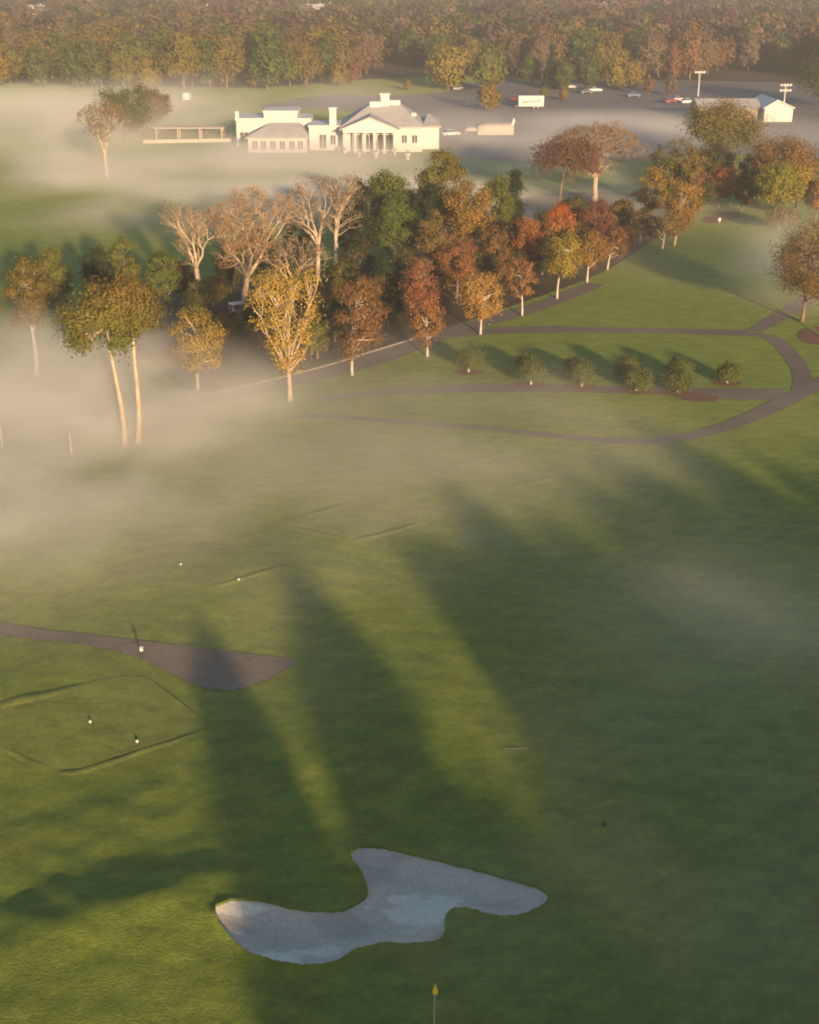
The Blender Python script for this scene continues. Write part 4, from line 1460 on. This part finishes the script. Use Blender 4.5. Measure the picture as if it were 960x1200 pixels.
for k, (px, py, w0) in enumerate([(176, 163, 1.8), (190, 163, 1.5), (160, 162, 1.6), (205, 160, 1.4), (238, 160, 1.5), (262, 162, 1.6)]):
    lb = ['pale flowering bush behind the garden wall end', 'second pale bush along the garden wall', 'pale bush beyond the end of the garden wall', 'pale bush behind the pergola posts', 'pale bush beside the pergola', 'pale bush where the garden wall meets the clubhouse'][k]
    leafy_tree('shrub', lb, 'shrub', P(px, py), 2.0, w0, 0.3, 'round', BROWN2, (0.34, 0.28, 0.2), n=20, per=30, size=0.18, trunk_r=0.1, seed=40 + k, limbs=4)

# ------------------------------------------------------------------ beyond: marquee, trailers, cars, barn, lamps
q = P(574, 157)
mq = thing('marquee', 'low rounded pale canvas marquee right of the clubhouse', 'marquee', q, 0.05)


def vault(x0, x1, y0, y1, z0, z1, n=10):
    mb = MB()
    vs, fs = [], []
    for i in range(n + 1):
        t = PI * i / n
        y = (y0 + y1) / 2 - (y1 - y0) / 2 * math.cos(t)
        z = z0 + (z1 - z0) * math.sin(t) ** 0.7
        e = 1.0 - 0.16 * math.sin(t) ** 2
        c = (x0 + x1) / 2
        vs += [(c + (x0 - c) * e, y, z), (c + (x0 - c) * e * 0.55, y, z + 0.12 * math.sin(t)), (c + (x1 - c) * e * 0.55, y, z + 0.12 * math.sin(t)), (c + (x1 - c) * e, y, z)]
    for i in range(n):
        for j in range(3):
            fs.append((i * 4 + j, i * 4 + j + 1, i * 4 + j + 5, i * 4 + j + 4))
    fs.append(tuple(i * 4 for i in range(n + 1)))
    fs.append(tuple(i * 4 + 3 for i in range(n, -1, -1)))
    mb.add(vs, fs)
    return mb


vault(-3.2, 5.5, -2.5, 2.5, 1.2, 2.5).build('canopy', M['cream'], mq, True)
vault(-6.0, -3.0, -2.0, 2.0, 0.9, 1.7).build('side_canopy', M['cream'], mq, True)
MB().box(-3.1, 5.4, -2.45, -2.35, 0, 1.3).build('side_wall', M['cream'], mq)
for x, y in ((-3.1, -2.4), (5.4, -2.4), (-3.1, 2.4), (5.4, 2.4), (-5.9, -1.9), (-5.9, 1.9)):
    MB().tube([(x, y, 0), (x, y, 1.35)], [0.07, 0.07], 6).build('post', M['metal'], mq)

q = P(598, 153)
ff = thing('feather_flag', 'slim white feather flag leaning beside the marquee', 'flag', q, 0)
MB().tube([(0, 0, 0), (0.25, 0, 1.6), (0.75, 0, 3.0)], [0.05, 0.04, 0.03], 6).build('pole', M['metal'], ff)
fm = MB()
fm.add([(0.12, -0.02, 0.7), (0.75, -0.02, 0.9), (1.15, -0.02, 2.3), (0.78, -0.02, 3.0), (0.3, -0.02, 1.6), (0.12, 0.02, 0.7), (0.75, 0.02, 0.9), (1.15, 0.02, 2.3), (0.78, 0.02, 3.0), (0.3, 0.02, 1.6)],
       [(0, 1, 2, 3, 4), (9, 8, 7, 6, 5), (0, 5, 6, 1), (1, 6, 7, 2), (2, 7, 8, 3)])
fm.build('cloth', M['trim'], ff)


def wheel(parent, x, y, r=0.42, wd=0.22):
    mb = MB()
    prof = [(r * 0.55, -wd / 2), (r * 0.95, -wd / 2), (r, -wd / 4), (r, wd / 4), (r * 0.95, wd / 2), (r * 0.55, wd / 2)]
    mb.lathe(prof, 14)
    o = mb.build('wheel', M['rubber'], parent)
    o.rotation_euler = (PI / 2, 0, 0)
    o.location = (x, y, r)
    mb2 = MB().lathe([(r * 0.2, -wd / 2 - 0.015), (r * 0.54, -wd / 2 - 0.01), (r * 0.54, wd / 2 + 0.01), (r * 0.2, wd / 2 + 0.015)], 12)
    mb2.build('rim', M['metal'], o)
    return o


def trailer(label, loc, rz, L, hh, mat, mark):
    t = thing('box_trailer', label, 'trailer', loc, rz, None)
    MB().box(-L / 2, L / 2, -1.2, 1.2, 0.75, hh).build('box', M[mat], t)
    fr = MB()
    fr.box(-L / 2 - 0.05, L / 2 + 0.05, -1.24, -1.203, 0.65, 0.85).box(-L / 2 - 0.05, L / 2 + 0.05, -1.24, -1.203, hh - 0.12, hh + 0.05)
    fr.box(-L / 2 - 0.8, -L / 2, -0.1, 0.1, 0.5, 0.65)
    fr.build('frame', M['trim' if mark else 'metal'], t)
    for x in (L * 0.12, L * 0.28):
        for y in (-0.95, 0.95):
            wheel(t, x, y, 0.4)
    if mark:
        mk = MB()
        pts = [(-2.5, 1.62), (-2.1, 1.95), (-1.7, 1.6), (-1.5, 2.0), (-1.1, 1.7), (-0.8, 1.98), (-0.4, 1.72), (0.0, 2.0), (0.4, 1.78), (0.9, 2.02), (1.3, 1.85), (1.7, 2.2), (2.1, 2.35), (2.35, 2.0), (1.9, 1.7)]
        pts = spline(pts, 5, False)
        vs, fs = [], []
        for i, p in enumerate(pts):
            a, b = pts[max(i - 1, 0)], pts[min(i + 1, len(pts) - 1)]
            d = Vector((b[0] - a[0], b[1] - a[1])).normalized()
            wd = 0.10 + 0.08 * math.sin(i * 0.9)
            vs += [(p[0] - d.y * wd, -1.212, p[1] + d.x * wd), (p[0] + d.y * wd, -1.212, p[1] - d.x * wd), (p[0] - d.y * wd, -1.206, p[1] + d.x * wd), (p[0] + d.y * wd, -1.206, p[1] - d.x * wd)]
        for i in range(len(pts) - 1):
            k = i * 4
            fs += [(k, k + 1, k + 5, k + 4), (k + 2, k + 6, k + 7, k + 3), (k, k + 4, k + 6, k + 2), (k + 1, k + 3, k + 7, k + 5)]
        mk.add(vs, fs)
        mk.build('lettering', M['red'], t)
    return t


trailer('white box trailer with red script along its side', P(622, 127), 0.0, 7.0, 3.4, 'trim', True)
trailer('short cream box trailer half behind the small yellow tree', P(556, 125), 0.0, 4.6, 3.2, 'cream', False)


def car(label, loc, rz, paint, van=False):
    t = thing('parked_car' if not van else 'parked_van', label, 'car' if not van else 'van', loc, rz, 'vehicles parked beyond the clubhouse')
    L, W2 = (2.2, 0.9) if not van else (2.5, 1.0)
    if van:
        prof = [(-2.45, 0.4), (-2.5, 1.0), (-2.4, 2.2), (-2.2, 2.35), (1.3, 2.35), (1.55, 2.2), (2.0, 1.3), (2.45, 1.1), (2.5, 0.45)]
    else:
        prof = [(-2.15, 0.35), (-2.2, 0.75), (-2.0, 0.95), (-1.35, 1.0), (1.0, 0.98), (1.9, 0.85), (2.15, 0.7), (2.15, 0.35)]
    n = len(prof)
    mb = MB()
    vs = []
    for s, f_ in ((-1, 1.0), (1, 1.0)):
        for (x, z) in prof:
            vs.append((x, s * W2 * (1.0 if z < 1.2 else 0.9), z))
    fs = [tuple(range(n)), tuple(range(2 * n - 1, n - 1, -1))] + [(i, n + i, n + (i + 1) % n, (i + 1) % n) for i in range(n)]
    mb.add(vs, fs)
    mb.build('body', M['car_' + paint], t)
    if not van:
        gp = [(-1.75, 0.96), (-1.2, 1.42), (0.35, 1.45), (1.05, 0.965)]
        vs = [(x, s * (0.84 if z < 1.2 else 0.66), z) for s in (-1, 1) for x, z in gp]
        MB().add(vs, [(0, 1, 2, 3), (7, 6, 5, 4), (0, 4, 5, 1), (2, 6, 7, 3), (1, 5, 6, 2)]).build('window', M['glass'], t)
        MB().box(-1.18, 0.33, -0.64, 0.64, 1.455, 1.49).build('roof', M['car_' + paint], t)
    else:
        MB().add([(1.58, -0.85, 2.16), (1.58, 0.85, 2.16), (2.03, 0.92, 1.32), (2.03, -0.92, 1.32)], [(0, 1, 2, 3)]).build('windscreen', M['glass'], t)
    for x in (-1.35, 1.35):
        for y in (-W2 * 0.92, W2 * 0.92):
            wheel(t, x, y, 0.34, 0.2)
    for y in (-0.62, 0.62):
        MB().box(L - 0.08, L - 0.01, y - 0.18, y + 0.18, 0.62, 0.74).build('headlight', M['trim'], t)
    return t


CARS = [(529, 104, 1.2, 'white', 'white car in the shade of the golden olive tree'), (537, 106, 1.2, 'silver', 'silver car between the two olive trees'), (546, 104, 1.1, 'dark', 'dark car at the foot of the second olive tree'),
        (687, 110, 0.2, 'dark', 'dark car on the lot beside a white one'), (697, 108, 0.25, 'white', 'white car beside the dark car on the lot'), (667, 104, 0.15, 'silver', 'silver car on the road behind the dark pointed tree'),
        (794, 119, 0.3, 'silver', 'silver car near the lamp post end of the lot'), (806, 122, 0.3, 'white', 'white car next to the barn end'), (786, 121, 0.3, 'maroon', 'maroon car beside the silver one near the lamp post'),
        (528, 160, 0.4, 'white', 'white car half lost in fog beside the clubhouse'), (742, 114, 0.2, 'blue', 'blue car alone on the open lot'), (603, 118, 1.4, 'maroon', 'maroon car parked behind the scripted trailer')]
for px, py, rz, pt, lb in CARS:
    car(lb, P(px, py) + Vector((0, 0, 0.1)), rz, pt)
car('small white van lost in the fog above the terrace', P(220, 118), PI / 2, 'white', True)

# barn behind the great tree
ba, bb = P(812, 146), P(912, 142)
bn = thing('barn', 'long white barn with bright gable behind the great olive tree', 'barn', (0, 0, 0))
by0 = P(912, 143).y
sB = scale_at(P(912, 143))
gx0, gx1 = (895 - 480) / sB, (928 - 480) / sB
gz, gh = 3.4, 5.2
mb = MB()
mb.box(gx0, gx1, by0, by0 + 16, -0.2, gz)
gc = gx0 + (gx1 - gx0) * 0.42
mb.add([(gx0, by0, gz), (gx1, by0, gz), (gc, by0, gh)], [(0, 1, 2)])
mb.build('gable_wall', M['white'], bn)
lx0 = (822 - 480) / sB
MB().box(lx0, gx0 - 0.02, by0 + 3, by0 + 14, -0.2, 3.1).build('long_wall', M['kerb'], bn)
rf = MB()
rf.add([(lx0 - 0.5, by0 + 2.4, 3.15), (gx0 - 0.05, by0 + 2.4, 3.15), (gx0 - 0.05, by0 + 8.5, 5.0), (lx0 - 0.5, by0 + 8.5, 5.0), (lx0 - 0.5, by0 + 14.6, 3.15), (gx0 - 0.05, by0 + 14.6, 3.15)],
       [(0, 1, 2, 3), (3, 2, 5, 4), (0, 3, 4), (1, 5, 2)])
rf.build('long_roof', M['slate'], bn)
rf = MB()
for xe, s in ((gx0 - 0.4, -1), (gx1 + 0.4, 1)):
    rf.add([(xe, by0 - 0.4, gz - 0.1), (gc, by0 - 0.4, gh + 0.08), (gc, by0 + 16.3, gh + 0.08), (xe, by0 + 16.3, gz - 0.1), (xe, by0 - 0.4, gz + 0.12), (gc, by0 - 0.4, gh + 0.3), (gc, by0 + 16.3, gh + 0.3), (xe, by0 + 16.3, gz + 0.12)],
           [(0, 1, 2, 3), (4, 7, 6, 5), (0, 4, 5, 1), (0, 3, 7, 4)])
rf.build('gable_roof', M['trim'], bn)
MB().box(gx0 + 0.4, gx0 + 3.2, by0 - 0.04, by0 + 0.03, 0.0, 3.0).build('door', M['metal'], bn)
for k in range(5):
    x = lx0 + 3 + k * 4.5
    if x < gx0 - 1:
        f = MB().box(x - 0.6, x + 0.6, by0 + 2.93, by0 + 3.03, 1.2, 2.6).build('window', M['glass'], bn)

for px, py, top, lb in ((818, 113, 84, 'tall lamp post with cross arm behind the parking lot'), (918, 128, 99, 'lamp post with two cross arms beside the white barn')):
    q = P(px, py)
    hh = z_at(q, top)
    t = thing('lamp_post', lb, 'lamp post', q, 0)
    MB().tube([(0, 0, 0), (0, 0, hh)], [0.22, 0.14], 8).build('pole', M['pole'], t)
    for z in ((hh - 0.3,) if px < 900 else (hh - 0.3, hh - 1.7)):
        ar = MB().box(-1.5, 1.5, -0.12, 0.12, z - 0.12, z + 0.12).build('arm', M['pole'], t)
        for x in (-1.3, -0.45, 0.45, 1.3):
            MB().box(x - 0.28, x + 0.28, -0.4, -0.13, z - 0.05, z + 0.45).build('lamp_head', M['hvac'], ar)

q = P(133, 99)
t = tag(MB().tube([(0, 0, 0), (0, 0, 3.2), (0.02, 0, 5.2)], [0.22, 0.2, 0.16], 8).build('pole', M['trim']), 'white pole at the edge of the olive wood above the fog', 'pole')
t.location = q

# golf cart under the bare trees
gcart = thing('golf_cart', 'small white golf cart parked under the bare trees', 'golf cart', P(279, 374), 0.5)
MB().add([(-1.1, -0.55, 0.3), (1.1, -0.55, 0.3), (1.2, -0.55, 0.6), (0.7, -0.55, 0.95), (0.5, -0.55, 0.5), (-0.3, -0.55, 0.5), (-0.4, -0.55, 0.85), (-1.1, -0.55, 0.8),
          (-1.1, 0.55, 0.3), (1.1, 0.55, 0.3), (1.2, 0.55, 0.6), (0.7, 0.55, 0.95), (0.5, 0.55, 0.5), (-0.3, 0.55, 0.5), (-0.4, 0.55, 0.85), (-1.1, 0.55, 0.8)],
         [tuple(range(8)), tuple(range(15, 7, -1))] + [(i, 8 + i, 8 + (i + 1) % 8, (i + 1) % 8) for i in range(8)]).build('body', M['trim'], gcart)
MB().box(-0.85, 0.75, -0.6, 0.6, 1.85, 1.93).build('roof', M['trim'], gcart)
for x, y in ((-0.8, -0.5), (-0.8, 0.5), (0.65, -0.5), (0.65, 0.5)):
    MB().tube([(x, y, 0.7), (x * 0.95, y, 1.86)], [0.03, 0.03], 5).build('post', M['metal'], gcart)
MB().box(-0.42, 0.1, -0.5, 0.5, 0.86, 0.98).box(-0.5, -0.4, -0.5, 0.5, 0.9, 1.35).build('seat', M['cream'], gcart)
for x in (-0.75, 0.8):
    for y in (-0.5, 0.5):
        wheel(gcart, x, y, 0.23, 0.18)

# ------------------------------------------------------------------ golf things
base = P(510, 1154, 2.15)
q = Vector((base.x - 0.03, base.y, float(hgt(base.x, base.y))))
fl = thing('golf_flag', 'yellow flag hanging limp on a thin flagstick below the bunker', 'golf flag', q, 0)
MB().tube([(0, 0, -0.1), (0.015, 0, 1.0), (0.035, 0, 2.15)], [0.02, 0.018, 0.013], 8).build('flagstick', M['pole'], fl)
fm = MB()
vs, fs = [], []
nz, nx = 12, 9
for side in (0, 1):
    for i in range(nz + 1):
        t = i / nz
        z = 2.13 - 0.50 * t
        wdt = 0.02 + 0.19 * math.sin(min(t * 1.15, 1.0) * PI * 0.62) ** 1.3
        if t > 0.85:
            wdt *= 1 - (t - 0.85) * 2.2
        for j in range(nx):
            u = j / (nx - 1)
            x = 0.035 - 0.04 * t + (u - 0.32) * wdt
            y = 0.035 * math.sin(u * 9 + t * 1.5) * (0.3 + t) + side * 0.006
            vs.append((x, y, z))
m_ = (nz + 1) * nx
for i in range(nz):
    for j in range(nx - 1):
        a = i * nx + j
        fs.append((a, a + 1, a + nx + 1, a + nx))
        fs.append((m_ + a, m_ + a + nx, m_ + a + nx + 1, m_ + a + 1))
fm.add(vs, fs)
fm.build('flag', M['yellow'], fl, True)

for px, py, lb in ((106, 848, 'white tee marker in the middle of the olive tee'), (161, 871, 'white tee marker by the near edge of the olive tee'), (212, 663, 'white tee marker on the misty tee behind the path'), (280, 681, 'white tee marker near the edge of the misty tee')):
    q = G(px, py)
    t = thing('tee_marker', lb, 'tee marker', q, 0)
    MB().lathe([(0.03, -0.05), (0.03, 0.08)], 8).build('spike', M['metal'], t)
    MB().lathe([(0.02, 0.06), (0.06, 0.075), (0.085, 0.11), (0.085, 0.15), (0.06, 0.19), (0.02, 0.21)], 12).build('ball', M['trim'], t, True)
q = G(167, 773)
t = thing('tee_post', 'short white post on the path wedge, throwing a thin shadow', 'post', q, 0)
MB().box(-0.06, 0.06, -0.06, 0.06, -0.1, 0.6).build('post', M['rubber'], t)
MB().box(-0.09, 0.09, -0.07, 0.07, 0.6, 0.78).add([(-0.11, -0.09, 0.783), (0.11, -0.09, 0.783), (0.11, 0.09, 0.83), (-0.11, 0.09, 0.83)], [(0, 1, 2, 3)]).build('cap', M['trim'], t)
for px, py, top, lb in ((3, 524, 501, 'pale stake in the mist at the frame edge'), (84, 531, 509, 'pale stake in the mist beside the pine trunks')):
    q = G(px, py)
    o = MB().tube([(0, 0, -0.1), (0, 0, z_at(q, top) - 0.1), (0, 0, z_at(q, top))], [0.11, 0.10, 0.05], 8).build('stake', M['cream'])
    o.location = q
    tag(o, lb, 'stake', 'pale stakes in the mist')
q = G(604, 878)
o = MB().tube([(-0.6, 0, 0.03), (0.0, 0.02, 0.035), (0.6, 0.05, 0.03)], [0.018, 0.018, 0.018], 6).build('rod', M['kerb'])
o.location = q
tag(o, 'thin pale rod lying on the grass beside the light streak', 'rod')
q = G(708, 967)
t = thing('sprinkler', 'small dark sprinkler head in the shaded fairway', 'sprinkler', q, 0)
MB().lathe([(0.13, -0.05), (0.13, 0.06), (0.10, 0.10)], 10).build('ring', M['rubber'], t)
MB().lathe([(0.06, 0.1), (0.06, 0.2), (0.03, 0.24)], 10).build('nozzle', M['rubber'], t)
q = P(843, 261)
t = thing('marker_sign', 'small white sign beside the far mulch bed', 'sign', q, 0)
MB().box(-0.05, 0.05, -0.05, 0.05, -0.1, 0.5).build('post', M['pole'], t)
MB().box(-0.2, 0.2, -0.09, -0.052, 0.3, 0.75).build('board', M['trim'], t)

# ------------------------------------------------------------------ air
hz, t_, o_ = material('haze_air')
pv = t_.nodes.new('ShaderNodeVolumePrincipled')
pv.inputs['Color'].default_value = (0.93, 0.94, 0.96, 1)
pv.inputs['Density'].default_value = 0.00031
pv.inputs['Anisotropy'].default_value = 0.0
t_.links.new(pv.outputs[0], o_.inputs['Volume'])
ho = MB().box(-1750, 1750, -180, 2640, -2.0, 43.0).build('haze', hz)
tag(ho, 'thin pale morning haze over the whole course', 'haze', kind='stuff')


def fog_material(name, density, col=(0.90, 0.88, 0.84), nscale=0.07, soft=1.6, lo=0.36, hi=0.66):
    m, t, o = material(name)
    tc = t.nodes.new('ShaderNodeTexCoord')
    ln = N(t, 'ShaderNodeVectorMath', operation='LENGTH')
    t.links.new(tc.outputs['Object'], ln.inputs[0])
    f1 = N(t, 'ShaderNodeMapRange')
    f1.interpolation_type = 'SMOOTHSTEP'
    f1.inputs[1].default_value = 1.0
    f1.inputs[2].default_value = 0.1
    f1.inputs[3].default_value = 0.0
    f1.inputs[4].default_value = 1.0
    t.links.new(ln.outputs['Value'], f1.inputs[0])
    ge = t.nodes.new('ShaderNodeNewGeometry')
    nz_ = noise(t, ge.outputs['Position'], nscale, 3, 0.55, ((1, 1, 2.2), 0.3))
    f2 = N(t, 'ShaderNodeMapRange')
    f2.inputs[1].default_value = lo
    f2.inputs[2].default_value = hi
    f2.inputs[3].default_value = 0.15
    f2.inputs[4].default_value = 1.5
    t.links.new(nz_, f2.inputs[0])
    mu = N(t, 'ShaderNodeMath', operation='MULTIPLY')
    t.links.new(f1.outputs[0], mu.inputs[0])
    t.links.new(f2.outputs[0], mu.inputs[1])
    mu2 = N(t, 'ShaderNodeMath', operation='MULTIPLY')
    mu2.inputs[1].default_value = density
    t.links.new(mu.outputs[0], mu2.inputs[0])
    pv = t.nodes.new('ShaderNodeVolumePrincipled')
    pv.inputs['Color'].default_value = (*col, 1)
    pv.inputs['Anisotropy'].default_value = -0.15
    t.links.new(mu2.outputs[0], pv.inputs['Density'])
    t.links.new(pv.outputs[0], o.inputs['Volume'])
    return m


def ball_mesh(nu=20, nv=12):
    mb = MB()
    mb.lathe([(max(math.sin(PI * k / nv), 0.001), -math.cos(PI * k / nv)) for k in range(nv + 1)], nu)
    return mb


FOG = [
    (40, 500, 26, 25, 9.5, 0.085, 'thick cream fog swallowing the trunks of the twin pines'),
    (205, 480, 19, 17, 6.5, 0.055, 'cream fog thinning out beyond the pine trunks'),
    (-10, 610, 24, 24, 7.0, 0.050, 'cream fog spilling over the near tees'),
    (290, 600, 46, 38, 6.0, 0.019, 'faint mist over the middle of the fairway'),
    (560, 510, 40, 26, 5.0, 0.012, 'faint mist along the loop path'),
    (-20, 165, 80, 54, 13, 0.026, 'bright fog bank over the far field'),
    (110, 215, 24, 16, 14, 0.050, 'fog wrapped round the pale trunked tree of the far field'),
    (430, 232, 84, 54, 2.6, 0.100, 'bluish fog on the lawn before the clubhouse'),
    (660, 168, 100, 70, 5.0, 0.026, 'grey fog lying over the parking lot'),
    (305, 194, 52, 24, 6.5, 0.050, 'pale fog veiling the garden wall and the left half of the clubhouse'),
    (240, 134, 90, 62, 11, 0.014, 'pale fog behind the clubhouse and terrace'),
    (770, 300, 36, 38, 4.5, 0.007, 'mist in the trees at the far end of the lawn'),
    (962, 345, 17, 20, 12, 0.038, 'mist around the grey brown tree by the side path'),
    (900, 830, 19, 26, 7.0, 0.022, 'grey mist over the shaded fairway'),
    (830, 1130, 18, 10, 5.0, 0.022, 'grey mist in the corner below the bunker'),
    (430, 440, 20, 16, 6.0, 0.009, 'thin mist among the young trees'),
]
ball = ball_mesh()
for i, (px, py, rx, ry, rz_, den, lb) in enumerate(FOG):
    q = P(px, py)
    mt = fog_material('fog_air', den, nscale=0.07 if q.y < 170 else 0.03)
    me = ball.mesh('fog_bank', mt)
    o = link('fog_bank', me)
    o.location = (q.x, q.y, rz_ * 0.12)
    o.scale = (rx, ry, rz_)
    tag(o, lb, 'fog', kind='stuff')
